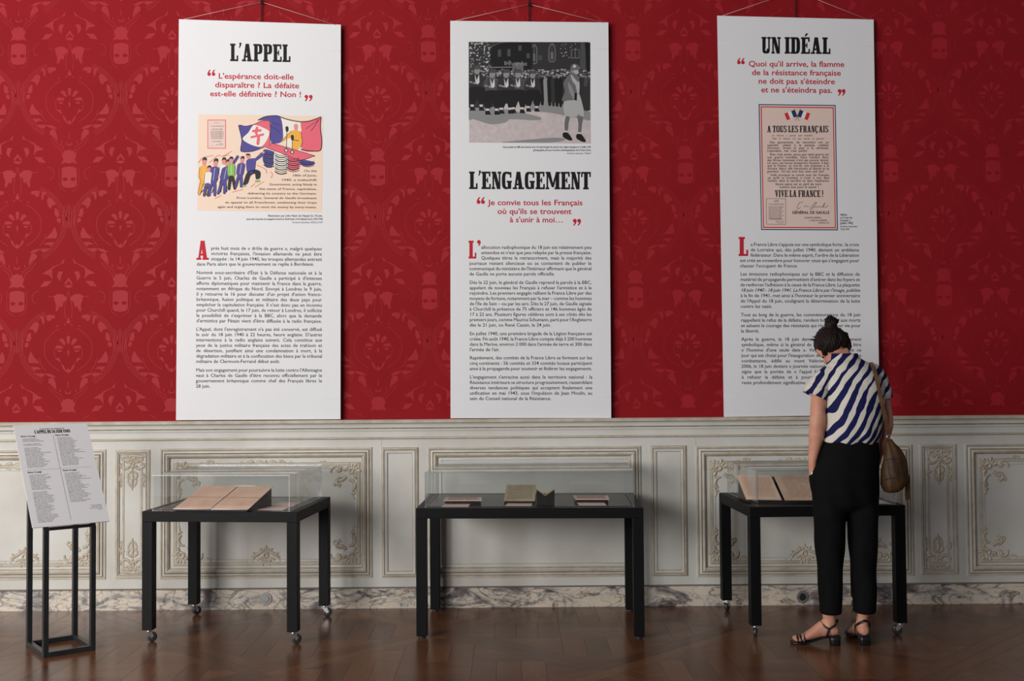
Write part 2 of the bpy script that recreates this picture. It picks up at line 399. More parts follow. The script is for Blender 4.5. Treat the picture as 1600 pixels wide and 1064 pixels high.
def narrow_orn():
    """crest that hangs from the top of a narrow panel; origin at the top centre"""
    bm = bmesh.new()
    petals(bm, 0, -14, 20, 160, 7, 3, 12, 1.8, .008)
    petals(bm, 0, -14, 215, 325, 5, 2, 9, 1.8, .008)
    relief(bm, arc(0, -14, 3, 0, 330, 8), [1.4] * 8, .010, .5)
    for s in (-1, 1):
        relief(bm, arc(s * 12, -8, 6, 90 - s * 90 + 180, 90 - s * 90 + 180 - s * 200, 8, 3), taper(8, .6, 1.7, .7), .007)
        relief(bm, [(s * 5, -20), (s * 11, -22), (s * 17, -19), (s * 19, -15), (s * 15, -14)], [1.2, 1.8, 1.6, 1.1, .5], .007)
        relief(bm, arc(s * 15, -33, 4, 100, 100 - s * 250, 8, 2), taper(8, .5, 1.5, .6), .006)
        relief(bm, [(s * 18, -32), (s * 19.5, -38), (s * 16.5, -44), (s * 18.5, -50)], [1.3, 1.5, 1.1, .7], .006)
        relief(bm, [(s * 1.5, -26), (s * 7, -30), (s * 6, -36), (s * 1, -38)], [.9, 1.5, 1.2, .6], .006)
        relief(bm, [(s * 7, -38), (s * 5, -46), (s * 1, -50)], [.6, 1.0, .6], .005)
    relief(bm, [(0, -24), (0, -30), (0, -35), (0, -41), (0, -47), (0, -55)], [.8, 1.2, 2.4, 2.0, 1.0, .5], .007)
    relief(bm, [(-19, -3), (0, -1.5), (19, -3)], [1.2, 1.6, 1.2], .005)
    return bm
ORN = {}
for nm, fn in (('corner', corner_orn), ('cart', cartouche), ('palm', palmette), ('narrow', narrow_orn)):
    bm = fn(); me = bpy.data.meshes.new('carved_' + nm); bm.to_mesh(me); bm.free()
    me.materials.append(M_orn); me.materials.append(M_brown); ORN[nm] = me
def put_orn(kind, px, py, sx=1, sz=1):
    if kind == 'corner': sx, sz = sx * 1.2, sz * 1.2
    p = at(px, py, WY)
    o = bpy.data.objects.new('carved_ornament', ORN[kind]); COL.objects.link(o); o.parent = wall_low
    o.location = p; o.scale = (sx, 1, sz)
def panel(x0, y0, x1, y1, kind):
    if kind == 'ornate':
        obj('panel_moulding', mould(x0, y0, x1, y1, BIG), MM, wall_low)
        obj('ribbon_moulding', mould(x0 + 21, y0 + 23, x1 - 18, y1 - 20, RIB), MM, wall_low)
        xi0, xi1, yi0, yi1 = x0 + 16, x1 - 14, y0 + 15, y1 - 15
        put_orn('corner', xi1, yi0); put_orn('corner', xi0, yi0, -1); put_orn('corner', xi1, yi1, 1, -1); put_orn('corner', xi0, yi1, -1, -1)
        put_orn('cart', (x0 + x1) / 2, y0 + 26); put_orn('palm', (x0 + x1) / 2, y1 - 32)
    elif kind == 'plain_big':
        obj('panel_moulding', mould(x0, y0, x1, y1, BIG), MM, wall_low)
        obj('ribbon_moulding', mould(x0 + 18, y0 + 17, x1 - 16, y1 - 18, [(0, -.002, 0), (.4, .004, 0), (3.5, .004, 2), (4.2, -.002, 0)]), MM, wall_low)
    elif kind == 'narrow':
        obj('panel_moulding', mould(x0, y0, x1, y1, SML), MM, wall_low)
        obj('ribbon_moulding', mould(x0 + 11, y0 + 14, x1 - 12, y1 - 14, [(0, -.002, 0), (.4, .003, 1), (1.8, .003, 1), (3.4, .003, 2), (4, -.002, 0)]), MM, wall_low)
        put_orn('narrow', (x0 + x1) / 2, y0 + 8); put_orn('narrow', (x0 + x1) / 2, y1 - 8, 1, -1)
    else:
        obj('panel_moulding', mould(x0, y0, x1, y1, PLAIN), MM, wall_low)
for a in ((-330, 704, -100, 907, 'ornate'), (-88, 703, 165.5, 906, 'ornate'), (179.5, 702.5, 234.5, 904.5, 'narrow'), (250, 699.5, 581.5, 903.5, 'ornate'), (596.5, 698.7, 654, 902, 'plain'),
          (668.7, 697.5, 1002, 902, 'plain_big'), (1017, 696, 1073.5, 900, 'plain'), (1088, 695.5, 1426, 900.5, 'ornate'),
          (1437.5, 693.5, 1495.5, 897.5, 'narrow'), (1509, 692, 1850, 898, 'ornate')):
    panel(*a)
# hairline joint in the boards
for px, py0, py1 in ((596, 681, 698), (1087, 684, 696)):
    a = at(px, py0, WY); b = at(px, py1, WY)
    obj('board_joint', bx(a.x - .0008, a.x + .0008, WY - .0006, WY + .001, b.z, a.z), M_brown, wall_low)

# damask
AX, AY, DS = 427.0, 565.0, 4.84
halves = [
 [(262,340),(280,325),(322,330),(330,350),(300,358),(290,375),(268,368)], [(205,340),(240,335),(250,360),(245,405),(232,380),(228,355)],
 [(140,430),(175,385),(200,380),(210,400),(200,440),(180,465),(170,440)], [(112,520),(125,470),(150,455),(152,500),(140,525)],
 [(104,560),(108,535),(132,530),(134,555),(115,568)], [(130,650),(145,605),(152,600),(175,640),(218,685),(135,682)],
 [(150,712),(200,712),(232,728),(190,732),(178,745)], [(175,760),(240,758),(255,775),(230,788)], [(240,758),(300,765),(340,790),(300,790),(275,778)],
 [(283,800),(318,792),(335,830),(342,885),(310,850),(280,830)], [(358,515),(375,500),(395,510),(408,545),(395,552)],
 [(333,565),(345,552),(385,560),(390,575),(340,580)], [(345,590),(380,588),(378,602),(352,602)], [(330,650),(360,645),(375,685),(360,672)],
 [(375,685),(395,705),(412,740),(427,722),(427,760),(405,745),(385,720)],
 [(312,190),(345,172),(385,175),(418,205),(405,225),(375,235),(350,240)], [(318,205),(375,232),(360,270),(345,300),(332,300),(335,255)], [(352,245),(392,232),(378,275),(366,262)],
 [(72,830),(105,870),(85,872)], [(85,862),(170,898),(185,915),(160,905)], [(165,905),(190,915),(240,945),(190,955),(162,990),(168,940)], [(85,932),(120,930),(132,968),(108,1005),(100,965)],
 [(165,1000),(225,1003),(255,1045),(205,1040)], [(395,95),(427,50),(427,75),(405,105)], [(395,110),(427,105),(427,128),(405,122)], [(335,408),(352,404),(350,418)],
 [(395,395),(412,400),(400,408)], [(365,880),(372,880),(372,900),(365,900)], [(405,880),(412,900),(427,908),(427,916),(405,908)]]
full = [[(413,490),(427,480),(441,490),(436,540),(418,540)], [(410,385),(427,343),(444,385),(427,394)], [(419,600),(427,585),(435,600),(427,640)],
 [(424,820),(430,820),(430,870),(424,870)]]
strokes = [[(252,600),(250,560),(258,525),(285,490),(320,455),(345,437),(362,430)], [(205,150),(175,160),(160,175),(156,200),(165,232),(188,240)], [(330,650),(322,600),(335,560)],
 [(270,185),(295,195),(312,190)], [(38,430),(44,520),(40,610)], [(60,450),(64,520),(58,600)], [(78,440),(88,520),(80,600)], [(215,650),(228,700),(260,740)], [(250,600),(262,650),(300,700),(360,740)]] + [[(AX - a * math.cos(R(t)), 560 - b * math.sin(R(t)) * (1 if t > 0 else 1.12)) for t in range(-58, 63, 12)] for a, b in ((338, 262), (352, 278), (366, 292))] + [[(300, 845), (340, 900), (380, 925), (400, 990)], [(285, 860), (325, 915), (365, 945), (382, 1010)], [(427, 150), (415, 190), (405, 240), (398, 300), (405, 350)]]
vase = [[(-55,165),(-40,152),(0,146),(40,152),(58,165),(58,285),(38,303),(0,308),(-38,303),(-55,285)], [(-62,130),(-42,95),(-52,62),(-35,32),(0,22),(35,32),(52,62),(42,95),(62,130),(30,118),(0,125),(-30,118)]]
def damask_cell(bm, ox, oz, sc, miny, maxz):
    def T(x, y): return (ox + (x - AX) * sc, oz - (y - AY) * sc)
    cnt = [0]
    def poly(P, y=-.0005, mi=0):
        cnt[0] += 1; y -= (cnt[0] % 7) * .00003
        Q = [T(*p) for p in P]
        if min(q[1] for q in Q) < miny or max(q[1] for q in Q) > maxz: return
        vs = [bm.verts.new((q[0], y, q[1])) for q in Q]
        f = bm.faces.new(vs); f.material_index = mi
        if f.calc_center_median() and True:
            f.normal_update()
            if f.normal.y > 0: f.normal_flip()
    def strk(P, wd, mi=0):
        for i in range(len(P) - 1):
            (a, b), (c, d) = P[i], P[i + 1]; l = math.hypot(c - a, d - b); nx, ny = -(d - b) / l * wd, (c - a) / l * wd
            poly([(a + nx, b + ny), (c + nx, d + ny), (c - nx, d - ny), (a - nx, b - ny)], -.0004, mi)
    mir = lambda P: [(2 * AX - x, y) for x, y in P]
    for P in halves: poly(P); poly(mir(P))
    for P in full: poly(P)
    for P in strokes: strk(P, 2.4, 1); strk(mir(P), 2.4, 1)
    for P in vase:
        poly([(x + AX - 383, y) for x, y in P])
    for s in (-1, 1):
        ex = AX - 383 + s * 30
        poly([(ex + 20 * math.cos(a * math.pi / 4), 242 + 14 * math.sin(a * math.pi / 4)) for a in range(8)], -.0008, 2)
        strk([(AX - 383 + s * 72, 150), (AX - 383 + s * 76, 250), (AX - 383 + s * 60, 310), (AX - 383 + s * 20, 335)], 1.8, 1)
bm = bmesh.new(); O0 = at(188.2, 347, 0); ST = 161.2 / PXM; SV = 195.0 / PXM
for j in range(-4, 5):
    for i in range(-10, 17):
        ox = O0.x + i * ST + (ST / 2 if j % 2 else 0); oz = O0.z - j * SV
        if abs(ox) < 6.9 and 0.6 < oz < 4.9: damask_cell(bm, ox, oz, ST / 765.0, ZD + .012, 4.55)
obj('damask_pattern', bm, [M_red2, M_red3, M_red], wall_back, kind='stuff')

# ------------------------------------------------------------------ setting: floor
obj('floor', bx(-7.5, 7.5, -9.5, 0.2, -0.08, -0.004), M_gap, kind='structure')
floor = COL.objects['floor']
def clip(poly, n, c):
    out = []
    for i in range(len(poly)):
        a, b = poly[i], poly[(i + 1) % len(poly)]
        da, db = n[0] * a[0] + n[1] * a[1] - c, n[0] * b[0] + n[1] * b[1] - c
        if da <= 0: out.append(a)
        if (da < 0 < db) or (db < 0 < da):
            t = da / (da - db); out.append((a[0] + (b[0] - a[0]) * t, a[1] + (b[1] - a[1]) * t))
    return out
def inset(poly, g):
    n = len(poly); ar = sum(poly[i][0] * poly[(i + 1) % n][1] - poly[(i + 1) % n][0] * poly[i][1] for i in range(n))
    if ar < 0: poly = poly[::-1]
    out = poly
    for i in range(n):
        a, b = poly[i], poly[(i + 1) % n]; l = math.hypot(b[0] - a[0], b[1] - a[1])
        if l < 1e-6: continue
        nx, ny = (b[1] - a[1]) / l, -(b[0] - a[0]) / l
        out = clip(out, (nx, ny), nx * a[0] + ny * a[1] - g)
        if len(out) < 3: return []
    return out
planks = []                      # polygon, grain direction
SQ, BW = 1.16, 0.085             # side of a parquet square (set on its corner) and the width of its frame bars
c45 = math.sqrt(0.5)
def rot45(u, v, ox, oy): return (ox + (u - v) * c45, oy + (u + v) * c45)
for gi in range(-12, 12):
    for gj in range(-12, 12):
        ox, oy = rot45(gi * SQ, gj * SQ, 0.45, -0.62)
        if not (-6.6 < ox < 6.6 and -7.5 < oy < 1.0): continue
        h = SQ / 2
        # frame bars
        for (a, b, c, d), g in (((-h, h, -h, -h + BW), 45), ((-h, h, h - BW, h), 45), ((-h, -h + BW, -h + BW, h - BW), 135), ((h - BW, h, -h + BW, h - BW), 135)):
            planks.append(([rot45(a, c, ox, oy), rot45(b, c, ox, oy), rot45(b, d, ox, oy), rot45(a, d, ox, oy)], g))
        # inside: basket of pieces parallel to the wall, between longer bars
        hi = h - BW
        dia = [((c45, c45), (ox + oy) * c45 + hi), ((-c45, -c45), -(ox + oy) * c45 + hi), ((c45, -c45), (ox - oy) * c45 + hi), ((-c45, c45), -(ox - oy) * c45 + hi)]
        n_ = 3; L_ = 0.36
        for a in range(-3, 4):
            for b in range(-3, 4):
                x0, y0 = ox + a * L_ - L_ / 2, oy + b * L_ - L_ / 2
                cells = [(x0 + k * L_ / n_, x0 + (k + 1) * L_ / n_, y0, y0 + L_, 90) if (a + b) % 2 else (x0, x0 + L_, y0 + k * L_ / n_, y0 + (k + 1) * L_ / n_, 0) for k in range(n_)]
                for (p0, p1, q0, q1, g) in cells:
                    pl = [(p0, q0), (p1, q0), (p1, q1), (p0, q1)]
                    for nn, cc in dia: pl = clip(pl, nn, cc) if len(pl) > 2 else pl
                    if len(pl) > 2: planks.append((pl, g))
def plank_ok(pl):
    pl = clip(pl, (0, 1), -0.024)
    if len(pl) < 3: return None
    pl = inset(pl, 0.0006)
    if len(pl) < 3: return None
    ar = abs(sum(pl[i][0] * pl[(i + 1) % len(pl)][1] - pl[(i + 1) % len(pl)][0] * pl[i][1] for i in range(len(pl)))) / 2
    return pl if ar > 0.0012 else None
done = []
for pl, g in planks:
    q = plank_ok(pl)
    if q:
        cx = sum(p[0] for p in q) / len(q); cy = sum(p[1] for p in q) / len(q)
        ar = abs(sum(q[i][0] * q[(i + 1) % len(q)][1] - q[(i + 1) % len(q)][0] * q[i][1] for i in range(len(q)))) / 2
        dpt = CAM_D + cy; inv = dpt > 4.95 and abs(cx) / dpt < 0.5
        done.append((ar / dpt ** 3 if inv else -1, cx, cy, q, g))
done.sort(key=lambda d: -d[0])
far = bmesh.new()
def prism(bm, q, cx, cy, z0, z1, rz=0.0):
    c, s = math.cos(rz), math.sin(rz)
    L = [((x - cx) * c + (y - cy) * s, -(x - cx) * s + (y - cy) * c) for x, y in q]
    t = [bm.verts.new((x, y, z1)) for x, y in L]; b = [bm.verts.new((x, y, z0)) for x, y in L]
    bm.faces.new(t); bm.faces.new(b[::-1])
    for i in range(len(L)):
        j = (i + 1) % len(L); bm.faces.new((t[i], b[i], b[j], t[j]))
for k, (sc, cx, cy, q, g) in enumerate(done):
    dz = random.uniform(-0.0004, 0.0)
    if k < 300 and sc > 0:
        bm = bmesh.new(); prism(bm, q, cx, cy, -0.004, dz, R(g))
        bmesh.ops.recalc_face_normals(bm, faces=bm.faces)
        o = obj('plank', bm, M_wood, floor); o.location = (cx, cy, 0); o.rotation_euler = (0, 0, R(g))
    else:
        f2 = bmesh.new(); prism(f2, q, 0, 0, -0.004, dz); me = bpy.data.meshes.new('x'); f2.to_mesh(me); f2.free(); far.from_mesh(me); bpy.data.meshes.remove(me)
bmesh.ops.recalc_face_normals(far, faces=far.faces)
obj('plank_field', far, M_woodi, floor, kind='stuff')

# ------------------------------------------------------------------ lettering
GC = {}
def build_glyphs(chars, offset, res, key, shear=0.0):
    def mk(t):
        c = bpy.data.curves.new('g', 'FONT'); c.body = t; c.size = 1.0; c.offset = 0.0 if t.strip('l') == 'M' else offset; c.resolution_u = res; c.shear = shear
        o = bpy.data.objects.new('g', c); COL.objects.link(o); return o
    one = {ch: mk(ch) for ch in chars}; two = {ch: mk('l' + ch + 'l') for ch in chars}; ref = mk('ll')
    bpy.context.view_layer.update(); dg = bpy.context.evaluated_depsgraph_get()
    def wid(o):
        b = [v[0] for v in o.evaluated_get(dg).bound_box]; return max(b) - min(b)
    rw = wid(ref); G = {}
    for ch in chars:
        me = bpy.data.meshes.new_from_object(one[ch].evaluated_get(dg))
        G[ch] = ([(v.co.x, v.co.y) for v in me.vertices], [tuple(p.vertices) for p in me.polygons], wid(two[ch]) - rw)
        bpy.data.meshes.remove(me)
    for o in list(one.values()) + list(two.values()) + [ref]:
        c = o.data; bpy.data.objects.remove(o); bpy.data.curves.remove(c)
    GC[key] = G
CH = "abcdefghijklmnopqrstuvwxyzABCDEFGHIJKLMNOPQRSTUVWXYZ0123456789éèêàâîôûùçÉÇÀ'’.,:;!?«»-–…()/[]"
build_glyphs(CH, 0.006, 2, 'body'); build_glyphs(CH, 0.015, 3, 'bold'); build_glyphs(CH, 0.006, 2, 'ital', 0.25)

class Print:
    """collects flat shapes laid out in picture-sheet coordinates (x right, y down), each mapped onto its sheet"""
    def __init__(s, fn, win=None): s.fn = fn; s.bm = bmesh.new(); s.win = win; s.n = 0
    def spline(s, P, closed):
        n = len(P)
        return P if n < 3 or (closed and n < 5) else hermite(P, closed)
    def poly(s, P, mi=0, lift=0.0, raw=False):
        if s.win:
            if not raw: P = s.spline(P, True)
            for nn, cc in (((1, 0), s.win[2]), ((-1, 0), -s.win[0]), ((0, 1), s.win[3]), ((0, -1), -s.win[1])):
                P = clip(P, nn, cc) if len(P) > 2 else P
            if len(P) < 3: return
        s.n += 1; lift = lift + (s.n % 9) * .000008
        vs = [s.bm.verts.new(s.fn(x, y, lift)) for x, y in P]
        try: f = s.bm.faces.new(vs); f.material_index = mi
        except ValueError: pass
    def rect(s, x0, y0, x1, y1, mi=0, lift=0.0): s.poly([(x0, y0), (x1, y0), (x1, y1), (x0, y1)], mi, lift)
    def line(s, P, wd, mi=0, lift=0.0):
        if s.win: P = s.spline(P, False)
        for i in range(len(P) - 1):
            (a, b), (c, d) = P[i], P[i + 1]; l = math.hypot(c - a, d - b) or 1; nx, ny = -(d - b) / l * wd / 2, (c - a) / l * wd / 2
            s.poly([(a + nx, b + ny), (c + nx, d + ny), (c - nx, d - ny), (a - nx, b - ny)], mi, lift, True)
    def text(s, t, x0, y0, size, x1=None, y1=None, key='body', mi=0, lift=0.0, just=True, align='l', cond=1.0):
        """baseline from (x0, y0); with x1 the line is set out to end there"""
        G = GC[key]; sp = 0.30
        segs = []
        def keyof(i): return G
        nat = sum((sp if c == ' ' else G[c][2] if c in G else sp) for c in t) * size * cond
        ns = t.count(' '); k = 0.0; sc = 1.0
        if x1 is not None:
            L = x1 - x0
            if just and ns and abs(L - nat) < 0.24 * L:
                k = max((L - nat) / ns, -.10 * size); sc = 1.0 if k > -.10 * size else (L - k * ns) / nat
            else: sc = L / nat
        if align == 'r': x0 = x0 - nat
        if align == 'c': x0 = x0 - nat / 2
        sl = 0.0 if (y1 is None or x1 is None) else (y1 - y0) / (x1 - x0)
        x = x0
        for c in t:
            if c == ' ' or c not in G: x += sp * size * cond * sc + k; continue
            V, Fc, adv = G[c]
            vs = [s.bm.verts.new(s.fn(x + vx * size * cond * sc, y0 + (x - x0) * sl - vy * size, lift)) for vx, vy in V]
            for f in Fc:
                try: q = s.bm.faces.new([vs[i] for i in f]); q.material_index = mi
                except ValueError: pass
            x += adv * size * cond * sc
        return x
    def slab(s, t, x0, y0, x1, y1, mi=0, lift=0.0, sk=0.0):
        """heavy condensed slab-serif capitals that fill the box x0..x1, y0 (top)..y1 (foot)"""
        W_ = sum(SLAB[c][1] for c in t) + 0.035 * (len(t) - 1); k = (x1 - x0) / W_; h = y1 - y0; x = x0
        for c in t:
            for q_, P in enumerate(SLAB[c][0]): s.poly([(x + px * k, y1 - py * h + sk * (x + px * k - x0)) for px, py in P], mi, lift + q_ * .00002)
            x += (SLAB[c][1] + 0.035) * k
    def done(s, name, m, parent, **kw):
        for f in s.bm.faces:
            f.normal_update()
        return obj_w(name, s.bm, m, parent, **kw)

# slab capitals: (polygons, width), unit height
ST_, TH, EX = 0.20, 0.11, 0.055
def _r(a, b, c, d): return [(a, b), (c, b), (c, d), (a, d)]
def _stem(x, w_=ST_, lo=True, hi=True, y0=0, y1=1):
    o = [_r(x, y0, x + w_, y1)]
    if lo: o.append(_r(x - EX, y0, x + w_ + EX, y0 + TH))
    if hi: o.append(_r(x - EX, y1 - TH, x + w_ + EX, y1))
    return o
def _ring(cx, cy, rx, ry, tx, ty, a0, a1, n=16, e=0.62):
    o = []; pr = None
    for i in range(n + 1):
        a = R(a0 + (a1 - a0) * i / n); c, s = math.cos(a), math.sin(a)
        c2, s2 = math.copysign(abs(c) ** e, c), math.copysign(abs(s) ** e, s)
        cur = ((cx + rx * c2, cy + ry * s2), (cx + (rx - tx) * c2, cy + (ry - ty) * s2))
        if pr: o.append([pr[0], cur[0], cur[1], pr[1]])
        pr = cur
    return o
SLAB = {}
SLAB["'"] = ([[(0.02, 1.06), (0.15, 1.06), (0.13, 0.92), (0.05, 0.76), (0.0, 0.76), (0.04, 0.92)]], 0.14)
SLAB["’"] = (_ring(.11, .93, .11, .11, .11, .11, 0, 360, 10, 1) + [[(.12, .92), (.22, .92), (.2, .8), (.1, .7), (.06, .74), (.13, .82)]], 0.24)
SLAB[' '] = ([], 0.16)
SLAB['L'] = (_stem(EX) + [_r(EX, 0, .47, TH), _r(.38, 0, .47, .33)], .48)
SLAB['E'] = (_stem(EX) + [_r(EX, 0, .52, TH), _r(.43, 0, .52, .3), _r(EX, 1 - TH, .5, 1), _r(.41, .72, .5, 1), _r(EX, .46, .36, .56), _r(.31, .36, .37, .66)], .53)
SLAB['F'] = (_stem(EX) + [_r(EX, 1 - TH, .5, 1), _r(.41, .7, .5, 1), _r(EX, .44, .36, .54), _r(.31, .34, .37, .64)], .51)
SLAB['I'] = (_stem(EX), .31)
SLAB['A'] = ([[(.08, 0), (.18, 0), (.33, .86), (.22, 1)], [(.22, 1), (.42, 1), (.56, 0), (.36, 0)], _r(.17, .22, .4, .33), _r(0, 0, .25, TH), _r(.31, 0, .64, TH), [(.2, .9), (.44, .9), (.42, 1), (.22, 1)]], .64)
SLAB['P'] = (_stem(EX) + _ring(.28, .71, .25, .29, .19, .11, -90, 90) + [_r(.2, .42, .29, .53), _r(.2, .89, .29, 1)], .54)
SLAB['R'] = (_stem(EX) + _ring(.28, .72, .25, .28, .19, .11, -90, 90) + [_r(.2, .44, .29, .54), _r(.2, .89, .29, 1), [(.28, .5), (.46, .48), (.52, .1), (.58, .1), (.58, 0), (.36, 0)]], .58)
SLAB['D'] = (_stem(EX) + _ring(.28, .5, .27, .5, .2, .12, -90, 90) + [_r(.2, 0, .29, .12), _r(.2, .88, .29, 1)], .57)
SLAB['U'] = ([_r(.05, .3, .24, 1), _r(0, 1 - TH, .29, 1), _r(.39, .3, .48, 1), _r(.33, 1 - TH, .54, 1)] + _ring(.265, .3, .215, .3, .17, .16, 180, 360), .54)
SLAB['N'] = ([_r(.05, 0, .14, 1), _r(0, 0, .2, TH), _r(.4, 0, .49, 1), _r(.34, 1 - TH, .54, 1), [(.05, 1), (.24, 1), (.49, 0), (.3, 0)], _r(0, 1 - TH, .2, 1)], .54)
SLAB['M'] = ([_r(.05, 0, .14, 1), _r(0, 0, .2, TH), _r(.56, 0, .76, 1), _r(.5, 0, .81, TH), _r(0, 1 - TH, .25, 1), _r(.56, 1 - TH, .81, 1), [(.05, 1), (.26, 1), (.46, .12), (.34, .12)], [(.58, 1), (.66, 1), (.46, .12), (.34, .12)]], .81)
SLAB['G'] = (_ring(.28, .5, .28, .5, .19, .12, 50, 270) + [_r(.28, 0, .33, .12), _r(.33, .02, .52, .46), _r(.27, .38, .56, .48), _r(.45, .66, .53, .98), [(.44, .8), (.5, .8), (.5, .98), (.36, .96)]], .57)
SLAB['C'] = (_ring(.28, .5, .28, .5, .19, .12, 45, 310) + [_r(.44, .66, .52, .98)], .54)
SLAB['O'] = (_ring(.27, .5, .27, .5, .18, .11, 0, 360, 24), .54)
SLAB['T'] = (_stem(.17, ST_, True, False) + [_r(0, 1 - TH, .54, 1), _r(0, .7, .08, 1), _r(.46, .7, .54, 1)], .54)
SLAB['V'] = ([[(.05, 1), (.26, 1), (.37, .25), (.3, 0), (.24, 0)], [(.3, 0), (.36, 0), (.52, 1), (.42, 1)], _r(0, 1 - TH, .3, 1), _r(.36, 1 - TH, .57, 1)], .57)
SLAB['S'] = (_ring(.25, .74, .23, .26, .17, .11, 30, 270, 12) + _ring(.25, .26, .23, .26, .17, .11, 90, -150, 12) + [_r(.4, .7, .47, .98), _r(.02, .02, .09, .3), [(.1, .6), (.28, .4), (.45, .42), (.25, .62)]], .49)
SLAB['J'] = (_stem(.2, ST_, False, True, .25, 1) + _ring(.2, .25, .2, .25, .16, .12, 180, 360, 10), .46)
SLAB['É'] = (SLAB['E'][0] + [[(.2, 1.06), (.3, 1.06), (.42, 1.22), (.3, 1.24)]], .53)
SLAB['Ç'] = (SLAB['C'][0] + [_r(.24, -.16, .34, 0), _r(.16, -.2, .32, -.13)], .54)
SLAB['!'] = ([_r(.04, .32, .2, 1), _r(.04, 0, .2, .17)], .24)
SLAB['1'] = (_stem(.12, ST_, True, False) + [[(.12, 1), (.2, 1), (.12, .7), (.02, .74)]], .44)
SLAB['8'] = (_ring(.24, .73, .22, .27, .15, .1, 0, 360) + _ring(.24, .27, .24, .27, .16, .1, 0, 360), .48)
SLAB['9'] = (_ring(.24, .68, .24, .32, .16, .1, 0, 360) + [_r(.32, .2, .48, .7)] + _ring(.24, .22, .24, .22, .16, .1, 180, 360, 8), .48)
SLAB['4'] = ([_r(.28, 0, .46, 1), _r(0, .22, .54, .33), [(.28, 1), (.38, 1), (.12, .28), (0, .28)]], .54)
SLAB['0'] = SLAB['O']

# ------------------------------------------------------------------ banners
INK = [M_ink, M_redink, M_ink2]
M_img = {k: mat('print_' + k, srgb(*v), 0.55, spec=0.25) for k, v in dict(
    cream=(242, 216, 196), blue=(84, 76, 150), pink=(232, 104, 122), yellow=(240, 176, 72), black=(44, 42, 44), green=(140, 190, 96), white=(238, 232, 222),
    skin=(226, 150, 140), navy=(36, 58, 108), red=(212, 52, 56), rose=(232, 206, 196)).items()}
IMG = ['cream', 'blue', 'pink', 'yellow', 'black', 'green', 'white', 'skin', 'navy', 'red', 'rose']
IMGM = [M_img[k] for k in IMG]; II = {k: i for i, k in enumerate(IMG)}
M_grey = [mat('photo_grey', srgb(v, v - 1, v), 0.5, spec=0.25) for v in (30, 52, 78, 108, 142, 176, 206)]
M_ground = mat('photo_ground', srgb(206, 194, 194), 0.5, c2=srgb(190, 178, 180), scale=30)
M_tree = mat('photo_foliage', srgb(38, 37, 40), 0.5)
nt, N, L, P = nodes_of(M_tree)
tc = N.new('ShaderNodeTexCoord'); n_ = N.new('ShaderNodeTexNoise'); n_.inputs['Scale'].default_value = 70; n_.inputs['Detail'].default_value = 4
L.new(tc.outputs['Object'], n_.inputs['Vector']); cr = N.new('ShaderNodeValToRGB'); cr.color_ramp.elements[0].position = .54; cr.color_ramp.elements[1].position = .64
cr.color_ramp.elements[0].color = (*srgb(36, 36, 38), 1); cr.color_ramp.elements[1].color = (*srgb(190, 188, 188), 1)
L.new(n_.outputs['Fac'], cr.inputs['Fac']); L.new(cr.outputs[0], P.inputs['Base Color'])

